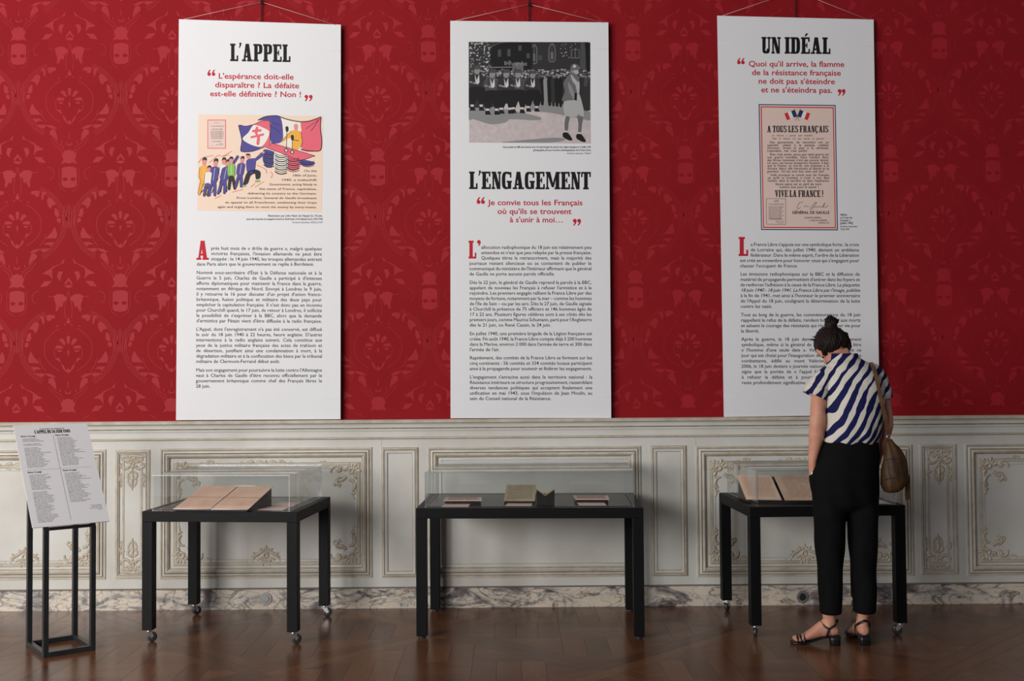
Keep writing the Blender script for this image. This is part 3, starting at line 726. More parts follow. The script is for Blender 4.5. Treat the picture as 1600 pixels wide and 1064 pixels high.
BY = -0.038
def make_banner(corn, label, hook, bow):
    """corn: TL TR BR BL as the photograph shows them"""
    (ax, ay), (bx_, by_), (cx, cy), (dx, dy) = corn
    top = (at(ax, ay, BY) + at(bx_, by_, BY)) / 2
    root = empty('exhibition_banner', top, label=label, cat='banner', group='printed banners on the red wall')
    def Yof(u, v):            # gentle hang of the sheet
        k = max(0.0, (v - .56) / .44)
        return BY - 0.0 - bow * (.010 * k * k * (1 - k) * 4 + .004 * k * math.sin(u * 5 + 1))
    def uv(px, py):
        v = (py - (ay + by_) / 2) / ((cy + dy) / 2 - (ay + by_) / 2); v = min(max(v, -.01), 1.01)
        xl = ax + (dx - ax) * v; xr = bx_ + (cx - bx_) * v
        return (px - xl) / (xr - xl), v
    def fn(px, py, lift=0.0):
        u, v = uv(px, py); return at(px, py, Yof(u, v) - .0007 - lift)
    bm = bmesh.new(); nu, nv = 14, 44; F_, B_ = [], []
    for j in range(nv + 1):
        v = j / nv
        if j == 3: v = .0699
        if j == 4: v = .0702
        rf, rb = [], []
        for i in range(nu + 1):
            u = i / nu
            px = (ax + (bx_ - ax) * u) * (1 - v) + (dx + (cx - dx) * u) * v; py = (ay + (by_ - ay) * u) * (1 - v) + (dy + (cy - dy) * u) * v
            p = at(px, py, Yof(u, v)); rf.append(bm.verts.new(p)); rb.append(bm.verts.new(p + Vector((0, .0012, 0))))
        F_.append(rf); B_.append(rb)
    for j in range(nv):
        for i in range(nu):
            bm.faces.new((F_[j][i], F_[j + 1][i], F_[j + 1][i + 1], F_[j][i + 1])); bm.faces.new((B_[j][i], B_[j][i + 1], B_[j + 1][i + 1], B_[j + 1][i]))
    for j in range(nv):
        bm.faces.new((F_[j][0], B_[j][0], B_[j + 1][0], F_[j + 1][0])); bm.faces.new((F_[j][nu], F_[j + 1][nu], B_[j + 1][nu], B_[j][nu]))
    for i in range(nu):
        bm.faces.new((F_[0][i], F_[0][i + 1], B_[0][i + 1], B_[0][i])); bm.faces.new((F_[nv][i], B_[nv][i], B_[nv][i + 1], F_[nv][i + 1]))
    bmesh.ops.recalc_face_normals(bm, faces=bm.faces)
    obj_w('sheet', bm, M_sheet, root)
    for vv in (.068, .948):
        bm = bmesh.new(); px_ = [(ax + (dx - ax) * vv + .4, ay + (dy - ay) * vv), (bx_ + (cx - bx_) * vv - .4, by_ + (cy - by_) * vv)]
        pts_ = [fn(px_[0][0] + (px_[1][0] - px_[0][0]) * k / 10, px_[0][1] + (px_[1][1] - px_[0][1]) * k / 10, -.0004) for k in range(11)]
        tube(bm, pts_, .0005, 4); obj_w('hem_seam', bm, M_sheet, root)
    for nm, (p, q) in (('top_batten', ((ax, ay + 3), (bx_, by_ + 3))), ('bottom_batten', ((dx, dy - 4), (cx, cy - 4)))):
        bm = bmesh.new(); tube(bm, [at(p[0] + .6, p[1], BY + .013), at(q[0] - .6, q[1], BY + .013)], .005, 8); obj_w(nm, bm, M_wht, root)
    bm = bmesh.new(); hk = at(hook[0], hook[1], BY + .02)
    tube(bm, [at(ax + 8, ay, BY), hk], .0011, 5); tube(bm, [hk, at(bx_ - 8, by_ + .5, BY)], .0011, 5)
    obj_w('hanging_cord', bm, M_cord, root)
    return root, fn
def para(pr, lines, x0, x1, y0, y1, size, last=True, first_x=None, nf=0, key='body', mi=0, tilt=0.6):
    n = len(lines)
    for i, t in enumerate(lines):
        yy = y0 + (y1 - y0) * i / max(1, n - 1) + size * .27
        xa = first_x if (first_x and i < nf) else x0 + (x1[1] if isinstance(x1, tuple) else 0) * 0
        if last and i == n - 1: pr.text(t, xa, yy, size, key=key, mi=mi, cond=1.0)
        else: pr.text(t, xa, yy, size, x1, yy + tilt, key=key, mi=mi)
def quotes(fn, root, x0, y0, x1, y1, close=False, mi=1):
    pr = Print(fn)
    h = y1 - y0; wd = (x1 - x0) / 2
    for k in range(2):
        ox = x0 + k * wd
        cx, cy, r = ox + wd * .45, (y1 - h * .28 if not close else y0 + h * .28), h * .29
        pr.poly([(cx + r * math.cos(a * math.pi / 6), cy + r * math.sin(a * math.pi / 6)) for a in range(12)], mi)
        if not close: pr.poly([(cx - r, cy), (cx - r * .75, cy - r * 1.2), (cx + r * .2, y0), (cx + r * .9, y0), (cx + r * .1, cy - r * 1.1), (cx + r * .1, cy - r * .5)], mi)
        else: pr.poly([(cx + r, cy), (cx + r * .75, cy + r * 1.2), (cx - r * .2, y1), (cx - r * .9, y1), (cx - r * .1, cy + r * 1.1), (cx - r * .1, cy + r * .5)], mi)
    pr.done('quotation_mark', INK, root)

# ---- first banner
b1, f1 = make_banner([(279.5, 30), (532.5, 38.5), (532, 655), (275, 656.5)], "white banner headed L'APPEL with a colour cartoon of flags and soldiers", (408.5, 3), 1.0)
pr = Print(f1); pr.slab("L'APPEL", 359.6, 68, 454, 95.5, sk=.016); pr.done('heading', INK, b1)
pr = Print(f1)
for t, xa, xb, y in (("L'espérance doit-elle", 341, 459, 122.7), ('disparaître ? La défaite', 335.7, 467.5, 136.4), ('est-elle définitive ? Non !', 328, 471, 150.2)):
    pr.text(t, xa, y, 12.2, xb, y + 1.6, key='bold', mi=1, just=False)
quotes(f1, b1, 323.7, 109, 337.3, 118.6); quotes(f1, b1, 475.5, 148.2, 489.3, 158, True); pr.done('quotation', INK, b1)
pr = Print(f1); pr.slab('A', 306.9, 376, 326.2, 406, 1)
Z = 7.6
para(pr, ["près huit mois de « drôle de guerre », malgré quelques", "victoires françaises, l'invasion allemande ne peut être", "stoppée : le 14 juin 1940, les troupes allemandes entrent", "dans Paris alors que le gouvernement se replie à Bordeaux."], 307, 503, 388.2, 413, Z, True, 329.6, 3, tilt=1.0)
para(pr, ["Nommé sous-secrétaire d'État à la Défense nationale et à la", "Guerre le 5 juin, Charles de Gaulle a participé à d'intenses", "efforts diplomatiques pour maintenir la France dans la guerre,", "notamment en Afrique du Nord. Envoyé à Londres le 9 juin,", "il y retourne le 16 pour discuter d'un projet d'union franco-", "britannique, fusion politique et militaire des deux pays pour", "empêcher la capitulation française. Il n'est donc pas un inconnu", "pour Churchill quand, le 17 juin, de retour à Londres, il sollicite", "la possibilité de s'exprimer à la BBC, alors que la demande", "d'armistice par Pétain vient d'être diffusée à la radio française."], 306.8, 503, 426.2, 501.5, Z, False, tilt=.8)
para(pr, ["L'Appel, dont l'enregistrement n'a pas été conservé, est diffusé", "le soir du 18 juin 1940 à 22 heures, heure anglaise. D'autres", "interventions à la radio anglaise suivent. Cela constitue aux", "yeux de la justice militaire française des actes de trahison et", "de désertion, justifiant ainsi une condamnation à mort, à la", "dégradation militaire et à la confiscation des biens par le tribunal", "militaire de Clermont-Ferrand début août."], 306.2, 503.3, 514.7, 565, Z, True, tilt=.3)
para(pr, ["Mais son engagement pour poursuivre la lutte contre l'Allemagne", "vaut à Charles de Gaulle d'être reconnu officiellement par le", "gouvernement britannique comme chef des Français libres le", "28 juin."], 306, 503.3, 578.6, 603.7, Z, True, tilt=.1)
pr.done('body_text', INK, b1)
pr = Print(f1)
pr.text("Illustration par John Nash de l'Appel du 18 juin,", 504, 338.5, 4.4, align='r', mi=2, key='bold'); pr.text("parue dans l'opuscule de propagande General de Gaulle leader of the Fighting French, [1943-1944]", 504, 343.5, 4.1, align='r', mi=2, key='bold', cond=.72)
pr.text('Archives nationales, AG/5(1)/1309', 504, 348.5, 3.4, align='r', mi=2); pr.done('caption', INK, b1)
# the printed cartoon: crop frame (290,170) scale 5.913
def g1(x, y, l=0.0): return f1(290 + x / 5.913, 170 + y / 5.913, l)
pr = Print(g1); i_ = II
pr.poly([(118, 50), (1270, 66), (1258, 955), (106, 940)], i_['cream'])
art = pr.done('printed_illustration', IMGM, b1)
pr = Print(lambda x, y, l=0.0: g1(x, y, l + .0005), (112, 56, 1264, 945))
L1, L2, L3 = .0002, .0004, .0006
pr.poly([(488, 152), (560, 160), (640, 140), (700, 112), (770, 110), (780, 150), (775, 340), (720, 350), (620, 392), (510, 392), (520, 290)], i_['blue'], L1)
pr.poly([(620, 150), (700, 115), (772, 110), (782, 220), (730, 175), (640, 152)], i_['pink'], L2)
pr.poly([(775, 215), (780, 345), (690, 352), (740, 300)], i_['pink'], L2)
pr.poly([(628, 150), (720, 175), (775, 215), (750, 290), (695, 352), (600, 330), (525, 278), (580, 220)], i_['white'], L3)
for P in ([(650, 168), (672, 172), (665, 225), (668, 240), (688, 250), (680, 328), (655, 328), (660, 262), (640, 225)], [(616, 195), (700, 188), (700, 210), (616, 218)], [(600, 255), (722, 225), (724, 246), (602, 274)]): pr.poly(P, i_['pink'], .0008)
pr.poly([(668, 105), (740, 75), (840, 66), (875, 78), (895, 150), (895, 300), (790, 312), (785, 150), (770, 108)], i_['blue'], L1)
pr.poly([(875, 78), (960, 100), (1065, 120), (1075, 180), (1080, 385), (1010, 370), (900, 310), (895, 150)], i_['white'], L1)
pr.poly([(1065, 120), (1150, 112), (1252, 75), (1245, 160), (1255, 290), (1245, 385), (1075, 385), (1070, 200)], i_['pink'], L1)
pr.line([(668, 105), (740, 72), (840, 64), (900, 85), (970, 105), (1065, 120), (1150, 112), (1252, 75)], 9, i_['black'], L3)
pr.line([(1250, 80), (1245, 180), (1258, 290), (1245, 385), (1150, 388), (1060, 376)], 8, i_['black'], L3)
pr.line([(488, 152), (560, 160), (640, 140), (700, 112), (770, 110)], 5, i_['black'], L3); pr.line([(488, 152), (520, 290), (510, 392), (620, 392), (730, 352)], 6, i_['black'], L3)
pr.line([(775, 112), (785, 200), (778, 345)], 5, i_['black'], L3); pr.line([(1235, 95), (1160, 205)], 5, i_['black'], L3); pr.line([(1225, 105), (1110, 185)], 4, i_['black'], L3)
for P in ([(780, 150), (870, 220)], [(790, 120), (860, 150)]): pr.line(P, 4, i_['black'], L3)
pr.poly([(780, 315), (1180, 430), (1160, 445), (1060, 472), (930, 425), (735, 352)], i_['pink'], L3); pr.line([(735, 352), (930, 428), (1060, 474), (1175, 440), (1165, 425), (790, 315)], 5, i_['black'], .0008)
# speaker and microphones
pr.poly([(1000, 150), (1020, 138), (1038, 150), (1036, 190), (1018, 205), (1005, 190)], i_['skin'], L3)
pr.poly([(975, 205), (1010, 198), (1065, 212), (1075, 310), (1060, 350), (1045, 345), (1040, 380), (985, 370), (985, 300), (960, 270), (900, 305), (885, 295), (940, 240)], i_['yellow'], L3)
pr.line([(975, 205), (885, 300)], 4, i_['black'], .0009); pr.line([(1065, 212), (1078, 320), (1050, 365)], 4, i_['black'], .0009); pr.line([(985, 285), (1045, 295)], 6, i_['black'], .0009)
for mx, my, bx2, by2 in ((936, 190, 930, 385), (986, 270, 985, 400)):
    pr.poly([(mx - 14, my - 20), (mx, my - 30), (mx + 14, my - 18), (mx + 12, my + 18), (mx - 8, my + 20)], i_['black'], .001); pr.line([(mx, my), (bx2, by2)], 5, i_['black'], .001)
    pr.poly([(bx2 + 20 * math.cos(a * .785), by2 + 16 * math.sin(a * .785)) for a in range(8)], i_['black'], .001); pr.poly([(bx2 + 12 * math.cos(a * .785), by2 + 9 * math.sin(a * .785)) for a in range(8)], i_['white'], .0012)
# swags
for (sx, sy, wv, hv, cc) in ((722, 375, 95, 165, 'blue'), (825, 400, 110, 190, 'white'), (930, 435, 120, 140, 'pink'), (1060, 465, 125, 65, 'blue')):
    pr.poly([(sx, sy), (sx + wv, sy + 25), (sx + wv + 5, sy + hv * .75), (sx + wv * .6, sy + hv), (sx + wv * .2, sy + hv * .92), (sx - 10, sy + hv * .6)], i_[cc], L2)
    for k in range(int(hv / 19)):
        yy = sy + 8 + k * 19; pr.line([(sx, yy), (sx + wv * .3, yy + 20), (sx + wv * .65, yy + 24), (sx + wv, yy + 12)], 6 + (k % 2) * 4, i_['black'], L3)
# crowd
MN = [0]
def man(x, y, h, coat, legs, lean=0.0, arm=None):
    MN[0] += 1; L2 = .0004 + MN[0] * .0003; L3 = L2 + .00015
    X = lambda a, b: (x + a * h * .17 + (1 - b) * h * lean, y - (1 - b) * h + h * 0)
    pr.poly([X(-.35, .02), X(0, -.06), X(.35, .02), X(.3, .14), X(0, .18), X(-.3, .13)], i_['skin'], L2); pr.poly([X(-.4, .04), X(-.2, -.06), X(.3, -.06), X(.4, .03), X(0, .0)], i_['black'], L3)
    pr.poly([X(-.75, .22), X(0, .16), X(.7, .22), X(.62, .55), X(.4, .6), X(-.5, .6), X(-.8, .5)], i_[coat], L2)
    pr.poly([X(-.5, .58), X(.45, .58), X(.75, .97), X(.35, .99), X(0, .68), X(-.4, 1.0), X(-.8, .97)], i_[legs], L2)
    pr.line([X(-.75, .22), X(-.8, .5), X(-.5, .6), X(-.8, .97), X(-.4, 1.0), X(0, .68), X(.35, .99), X(.75, .97)], 4, i_['black'], L3)
    pr.line([X(.7, .22), X(.62, .55)], 4, i_['black'], L3); pr.line([X(0, .2), X(-.05, .55)], 3, i_['white'], L3)
    if arm: pr.line([X(.5, .28), arm], h * .085, i_[coat], L2); pr.line([X(.5, .24), (arm[0], arm[1] - 6)], 3, i_['black'], L3)
man(158, 790, 320, 'yellow', 'yellow', .05); man(345, 768, 300, 'white', 'black', .03); man(240, 805, 325, 'blue', 'blue', .12); man(330, 785, 300, 'blue', 'blue', .20, (485, 435)); man(428, 745, 285, 'green', 'black', -.03)
man(488, 725, 270, 'blue', 'blue', .13); man(196, 805, 265, 'white', 'blue', .08)
pr.poly([(560, 420), (590, 418), (600, 440), (592, 465), (565, 460)], i_['skin'], L3); pr.poly([(555, 428), (560, 414), (592, 414), (600, 432)], i_['black'], .0008)
pr.poly([(560, 480), (600, 460), (650, 465), (640, 570), (625, 595), (575, 590), (562, 560)], i_['blue'], L3)
pr.line([(640, 475), (690, 440), (720, 405)], 26, i_['blue'], L3); pr.poly([(705, 400), (728, 390), (732, 405), (715, 418)], i_['skin'], .0008); pr.line([(640, 462), (700, 405)], 4, i_['black'], .0008)
pr.poly([(570, 585), (640, 560), (690, 580), (688, 640), (650, 650), (640, 600), (600, 620), (575, 690), (530, 705), (540, 660)], i_['black'], L3)
pr.poly([(640, 660), (688, 655), (690, 675), (645, 682)], i_['green'], .0008); pr.poly([(515, 715), (560, 702), (560, 718), (525, 725)], i_['green'], .0008)
for P in ([(118, 500), (160, 450), (255, 432)], [(215, 500), (300, 430), (340, 440), (425, 392)], [(340, 440), (400, 425)], [(430, 770), (530, 745)], [(600, 725), (640, 690)], [(660, 520), (740, 560), (750, 600)], [(785, 580), (803, 605), (790, 640)], [(640, 725), (725, 670)], [(270, 830), (330, 800)]): pr.line(P, 4, i_['red'], L2)
for P in ([(170, 745), (120, 795)], [(255, 650), (190, 800)], [(300, 640), (240, 780)]): pr.line(P, 8, i_['black'], L3)
# small notice
pr.rect(202, 100, 372, 368, i_['pink'], L1); pr.rect(209, 108, 365, 361, i_['rose'], L2)
for k, (yy, a, b) in enumerate([(132, 265, 312), (165, 232, 352)] + [(188 + 8 * q, 240, 342) for q in range(2)] + [(210 + 8.5 * q, 232 + (q == 7) * 10, 350 - (q == 7) * 10) for q in range(9)] + [(305, 244, 336), (325, 310, 340), (335, 278, 348), (345, 232, 252)]):
    tt = ('A TOUS LES FRANÇAIS' if k == 1 else 'VIVE LA FRANCE !' if k == 13 else 'GÉNÉRAL DE GAULLE' if k == 15 else 'la France a perdu une bataille mais'[:int((b - a) / 3.2)])
    pr.text(tt, a, yy, 12 if k in (1, 13) else 8, b, yy, key='bold', mi=i_['black'], lift=L3, just=False)
for k, (t, xa) in enumerate((('On the', 1092), ('18th of June,', 985), ('1940, a makeshift', 882), ('Government, acting falsely in', 772), ('the name of France, capitulates,', 680), ('delivering its country to the Germans.', 572), ('From London, General de Gaulle broadcasts', 470), ('an appeal to all Frenchmen, awakening their hope', 366), ('again and urging them to resist the enemy by every means.', 294))):
    yy = 583 + k * 41.8; pr.text(t, xa, yy - (1212 - xa) * .003, 28, 1212, yy, key='body', mi=i_['black'], lift=L3, just=(k < 9))
pr.done('printed_figures', IMGM, art)

# ---- second banner
b2, f2 = make_banner([(703.5, 32.5), (950.5, 35), (955, 653), (704, 653.5)], "white banner headed L'ENGAGEMENT with a black and white parade photograph on top", (826.5, 6.5), 1.0)
pr = Print(f2); pr.slab("L'ENGAGEMENT", 733, 268, 923, 295.4, sk=.003); pr.done('heading', INK, b2)
pr = Print(f2)
for t, xa, xb, y in (('Je convie tous les Français', 763, 910.3, 320.4), ("où qu'ils se trouvent", 777, 892.7, 334.1), ("à s'unir à moi…", 796.3, 880, 347.2)): pr.text(t, xa, y, 12.2, xb, y + .3, key='bold', mi=1, just=False)
quotes(f2, b2, 744.7, 308, 758.3, 318.6); quotes(f2, b2, 895, 342, 908.5, 352.3, True); pr.done('quotation', INK, b2)
pr = Print(f2); pr.slab('L’', 732, 376, 751.5, 404, 1)
para(pr, ["allocution radiophonique du 18 juin est relativement peu", "entendue et n'est que peu relayée par la presse française.", "Quelques titres la retranscrivent, mais la majorité des", "journaux restent silencieux ou se contentent de publier le", "communiqué du ministère de l'Intérieur affirmant que le général", "de Gaulle ne porte aucune parole officielle."], 733.3, 924.3, 386.8, 428.4, Z, True, 751.8, 3, tilt=.1)
para(pr, ["Dès le 22 juin, le général de Gaulle reprend la parole à la BBC,", "appelant de nouveau les Français à refuser l'armistice et à le", "rejoindre. Les premiers engagés rallient la France Libre par des", "moyens de fortune, notamment par la mer – comme les hommes", "de l'île de Sein – ou par les airs. Dès le 27 juin, de Gaulle signale", "à Churchill la présence de 75 officiers et 146 hommes âgés de", "17 à 22 ans. Plusieurs figures célèbres sont à ses côtés dès les", "premiers jours, comme Maurice Schumann, parti pour l'Angleterre", "dès le 21 juin, ou René Cassin, le 24 juin."], 733.6, 924.6, 441.7, 508.2, Z, True, tilt=0)
para(pr, ["En juillet 1940, une première brigade de la Légion française est", "créée. Fin août 1940, la France Libre compte déjà 3 200 hommes", "dans la Marine, environ 2 000 dans l'armée de terre et 300 dans", "l'armée de l'air."], 733.8, 925, 521.6, 546.6, Z, True, tilt=0)
para(pr, ["Rapidement, des comités de la France Libre se forment sur les", "cinq continents : 56 comités et 334 comités locaux participent", "ainsi à la propagande pour soutenir et fédérer les engagements."], 733.8, 925.2, 559.4, 576.3, Z, False, tilt=0)
para(pr, ["L'engagement s'enracine aussi dans le territoire national : la", "Résistance intérieure se structure progressivement, rassemblant", "diverses tendances politiques qui acceptent finalement une", "unification en mai 1943, sous l'impulsion de Jean Moulin, au", "sein du Conseil national de la Résistance."], 733.9, 925.6, 589.5, 623, Z, True, tilt=0)
pr.done('body_text', INK, b2)
pr = Print(f2)
pr.text('Carte postale du défilé des hommes de la 14e demi-brigade de marche de la Légion étrangère le 14 juillet 1940', 923, 231, 4.1, align='r', mi=2, key='bold', cond=.74)
pr.text('(photographie prise par le service cinématographique de la France Libre)', 923, 235.8, 4.1, align='r', mi=2, key='bold', cond=.74); pr.text('Archives nationales, 72AJ/10', 923, 240.6, 3.2, align='r', mi=2); pr.done('caption', INK, b2)
# the printed photograph: crop frame (730,60) scale 6.26
def g2(x, y, l=0.0): return f2(730 + x / 6.26, 60 + y / 6.26, l)
PM = M_grey + [M_ground, M_tree]
pr = Print(g2); pr.poly([(14, 30), (1202, 40), (1208, 1028), (20, 1018)], 7); pho = pr.done('printed_photograph', PM, b2)
pr = Print(lambda x, y, l=0.0: g2(x, y, l + .0005), (15, 36, 1203, 1018)); rnd = random.Random(3)
pr.poly([(14, 30), (1202, 40), (1206, 700), (940, 640), (560, 600), (16, 680)], 1, L1)
pr.poly([(1110, 42), (1155, 42), (1160, 330), (1100, 330)], 2, L2); pr.poly([(1150, 42), (1202, 42), (1204, 330), (1170, 330)], 0, L2); pr.poly([(900, 40), (1110, 42), (1100, 330), (960, 330)], 1, L2)
pr.poly([(16, 32), (260, 34), (262, 180), (250, 300), (18, 310)], 8, L2)
pr.poly([(250, 60), (400, 34), (620, 36), (620, 300), (250, 300)], 0, L2); pr.line([(250, 75), (320, 42), (400, 34)], 6, 3, L3)
for (x0, x1, y0, y1) in ((628, 684, 55, 240), (797, 862, 45, 222)):
    pr.poly([(x0, y1), (x0, y0 + 45), ((x0 + x1) / 2, y0), (x1, y0 + 40), (x1, y1)], 3, L2); pr.poly([(x0 + 9, y1 - 9), (x0 + 9, y0 + 50), ((x0 + x1) / 2, y0 + 14), (x1 - 9, y0 + 48), (x1 - 9, y1 - 9)], 1, L3)
    pr.rect(x0 + 18, (y0 + y1) / 2, x1 - 18, y1 - 18, 3, .0008)
    pr.line([((x0 + x1) / 2, y0 + 14), ((x0 + x1) / 2, y1)], 4, 3, .0009)
pr.poly([(1015, 108), (1098, 108), (1098, 195), (1015, 195)], 3, L3); pr.rect(1024, 114, 1052, 186, 1, .0008); pr.rect(1060, 114, 1092, 186, 1, .0008)
for x0, y0 in ((300, 110), (392, 105), (500, 70), (580, 145), (700, 165)): pr.rect(x0, y0, x0 + 32, y0 + 70 - (x0 > 450) * 20, 2, L3)
pr.poly([(445, 238), (555, 240), (545, 330), (440, 330)], 3, L3); pr.line([(205, 285), (440, 280)], 7, 4, L3)
for k in range(16): pr.rect(365 + k * 14, 215 + rnd.random() * 30, 372 + k * 14, 250 + rnd.random() * 20, 4, L3)
for k in range(26): a, b = rnd.uniform(905, 1070), rnd.uniform(45, 190); pr.rect(a, b, a + rnd.uniform(4, 14), b + rnd.uniform(4, 10), rnd.choice((3, 4, 5)), L3)
# crowd heads and bodies
for row in range(3):
    for k in range(44):
        x = 30 + k * 27 + rnd.uniform(-8, 8); y = 322 + row * 24 + rnd.uniform(-10, 10)
        pr.poly([(x + 11 * math.cos(a * .785), y + 13 * math.sin(a * .785)) for a in range(8)], rnd.choice((2, 3, 4, 5)), L2 + row * .00012); pr.rect(x - 13, y - 14, x + 13, y - 5, rnd.choice((5, 1, 3, 0, 4)), L2 + row * .00012 + .00006)
        pr.poly([(x - 16, y + 90), (x - 12, y + 12), (x + 12, y + 12), (x + 16, y + 90)], rnd.choice((0, 1, 1, 2)), L2 + row * .00012 - .00003)
for k in range(13):
    x = 660 + k * 36; pr.poly([(x - 22, 400), (x + 18, 395), (x + 22, 500), (x + 16, 640 + k * 3), (x - 12, 635 + k * 3), (x - 20, 500)], (0, 1, 0, 4, 0, 1, 0)[k % 7], .0009)
# street shadow
for P in ([(20, 690), (300, 680), (700, 765), (690, 800), (420, 790), (380, 820), (230, 840), (60, 790), (20, 800)], [(330, 1018), (600, 990), (860, 970), (960, 985), (900, 1010), (700, 1022)], [(560, 610), (820, 640), (1206, 720), (1206, 800), (1130, 790), (830, 730), (620, 700)]): pr.poly(P, 4, L1)
for P in ([(160, 640), (180, 520), (195, 650)], [(290, 690), (305, 620), (330, 690)]): pr.poly(P, 7, L3)
def soldier(x, y, h, t=0):
    q = lambda a, b: (x + a * h, y + b * h)
    pr.poly([q(-.19, .22), q(-.05, .12), q(.06, .12), q(.18, .22), q(.22, .5), q(.17, .62), q(-.18, .62), q(-.22, .5)], 1 + t % 2, .001); pr.poly([q(-.16, .45), q(.17, .45), q(.2, .7), q(.15, .86), q(.06, .86), q(.01, .7), q(-.06, .86), q(-.15, .86), q(-.19, .7)], 0, .0011)
    pr.poly([q(-.05, .14), q(.0, .3), q(.03, .38), q(-.03, .36)], 6, .0013); pr.poly([q(.05, .14), q(.06, .34), q(.01, .38), q(.0, .28)], 6, .0013)
    pr.poly([q(-.07, .0), q(.07, .0), q(.06, .11), q(0, .15), q(-.06, .11)], 4, .0012); pr.poly([q(-.11, .03), q(-.07, -.06), q(.07, -.06), q(.11, .03)], 2, .0013)
    for s in (-.11, .1): pr.poly([q(s - .04, .85), q(s + .04, .85), q(s + .035, .9), q(s - .035, .9)], 6, .0013); pr.poly([q(s - .05, .9), q(s + .04, .9), q(s + .08, .99), q(s - .05, .99)], 0, .0013)
    pr.line([q(-.17, .32), q(-.02, .36)], h * .04, 4, .0014); pr.line([q(-.1, .38), q(-.06, -.1)], h * .018, 1, .0014)
for a in ((95, 290, 420, 0), (245, 325, 425, 1), (380, 325, 415, 0), (495, 325, 410, 1), (640, 335, 385, 0)): soldier(*a)
# the leading figure
pr.poly([(975, 380), (1015, 345), (1075, 350), (1098, 420), (1098, 540), (1110, 640), (1020, 620), (960, 625), (925, 600), (955, 520), (940, 440)], 3, .0015)
pr.poly([(1010, 345), (1075, 420), (1098, 430), (1096, 530), (1075, 530), (1060, 460), (1030, 420)], 5, .0016); pr.poly([(985, 430), (1020, 470), (1065, 590), (1050, 605), (1000, 520)], 4, .0017)
pr.poly([(945, 620), (1060, 600), (1070, 545), (1100, 550), (1140, 700), (1138, 770), (1085, 740), (1070, 765), (960, 765)], 5, .0016); pr.poly([(1050, 530), (1075, 540), (1072, 610), (1048, 600)], 0, .0018)
pr.poly([(1020, 260), (1060, 248), (1092, 270), (1108, 300), (1060, 312), (1008, 312)], 3, .0017); pr.poly([(1040, 258), (1062, 262), (1060, 285), (1035, 285)], 6, .0018); pr.poly([(1040, 312), (1090, 310), (1082, 350), (1050, 345)], 5, .0017)
pr.poly([(965, 765), (1000, 768), (988, 830), (980, 905), (955, 905), (952, 830)], 3, .0016); pr.poly([(1078, 765), (1130, 768), (1120, 840), (1112, 915), (1085, 915), (1088, 840)], 3, .0016)
for x, y in ((966, 915), (1098, 930)):
    pr.rect(x - 16, y - 12, x + 18, y + 10, 6, .0017); pr.poly([(x - 28, y + 8), (x + 18, y + 8), (x + 62, y + 75), (x + 30, y + 82), (x - 28, y + 50)], 0, .0018)
pr.poly([(1035, 620), (1085, 605), (1092, 690), (1062, 690)], 5, .0018)
pr.done('printed_figures', PM, pho)

# ---- third banner
b3, f3 = make_banner([(1120.5, 24.5), (1365, 30.5), (1374.5, 648), (1131, 651.5)], "white banner headed UN IDÉAL with a framed wartime poster, behind the woman", (1243, -14), 1.4)
pr = Print(f3); pr.slab('UN IDÉAL', 1189.8, 57.6, 1297.8, 83.6, sk=.008); pr.done('heading', INK, b3)
pr = Print(f3)
for t, xa, xb, y in (("Quoi qu'il arrive, la flamme", 1169.6, 1319.3, 103.6), ('de la résistance française', 1174.6, 1314, 117.2), ("ne doit pas s'éteindre", 1184.8, 1304.6, 130.6), ("et ne s'éteindra pas.", 1189, 1300.7, 144.2)): pr.text(t, xa, y, 12.2, xb, y + .9, key='bold', mi=1, just=False)
quotes(f3, b3, 1151.7, 90.6, 1164.3, 100.4); quotes(f3, b3, 1309, 139.2, 1321.5, 149.4, True); pr.done('quotation', INK, b3)
pr = Print(f3); pr.slab('L', 1154, 370.2, 1169.2, 400, 1)
para(pr, ["a France Libre s'appuie sur une symbolique forte : la croix", "de Lorraine qui, dès juillet 1940, devient un emblème", "fédérateur. Dans le même esprit, l'ordre de la Libération", "est créé en novembre pour honorer ceux qui s'engagent pour", "chasser l'occupant de France."], 1156, 1342.4, 382.3, 415.7, Z, True, 1172.8, 3, tilt=.3)
para(pr, ["Les émissions radiophoniques sur la BBC et la diffusion de", "matériel de propagande permettent d'entrer dans les foyers et", "de renforcer l'adhésion à la cause de la France Libre. La plaquette"], 1156.8, 1343.6, 428.5, 445.3, Z, False, tilt=.3)
para(pr, ["18 juin 1940 - 18 juin 1941. La France Libre par l'image, publiée"], 1157, 1344, 453.7, 453.7, Z, False, key='ital', tilt=.2)
para(pr, ["à la fin de 1941, met ainsi à l'honneur le premier anniversaire", "de l'Appel du 18 juin, soulignant la détermination de la lutte", "contre les nazis."], 1157, 1344, 462.1, 479, Z, True, tilt=.2)
para(pr, ["Tout au long de la guerre, les commémorations du 18 juin", "rappellent le refus de la défaite, rendent hommage aux morts", "et saluent le courage des résistants qui risquent leur vie pour", "la liberté."], 1157.6, 1344.7, 492.2, 517.5, Z, True, tilt=0)
para(pr, ["Après la guerre, le 18 juin demeure un jour hautement", "symbolique, même si le général de Gaulle ne veut pas être", "« l'homme d'une seule date ». Vingt ans après, c'est ce", "jour qui est choisi pour l'inauguration du Mémorial de France", "combattante, édifié au mont Valérien. Depuis l'année", "2006, le 18 juin devient « journée nationale »,"], 1158.3, 1345.7, 530.4, 572.6, Z, True, tilt=0)
para(pr, ["signe que la portée de « l'appel historique » à refuser", "à refuser la défaite et à poursuivre le combat reste", "reste profondément significative."], 1158.8, 1346, 581, 598.2, Z, True, tilt=0)
pr.done('body_text', INK, b3)
def g3(x, y, l=0.0): return f3(1150 + x / 4.95, 155 + y / 4.95, l)
pr = Print(g3)
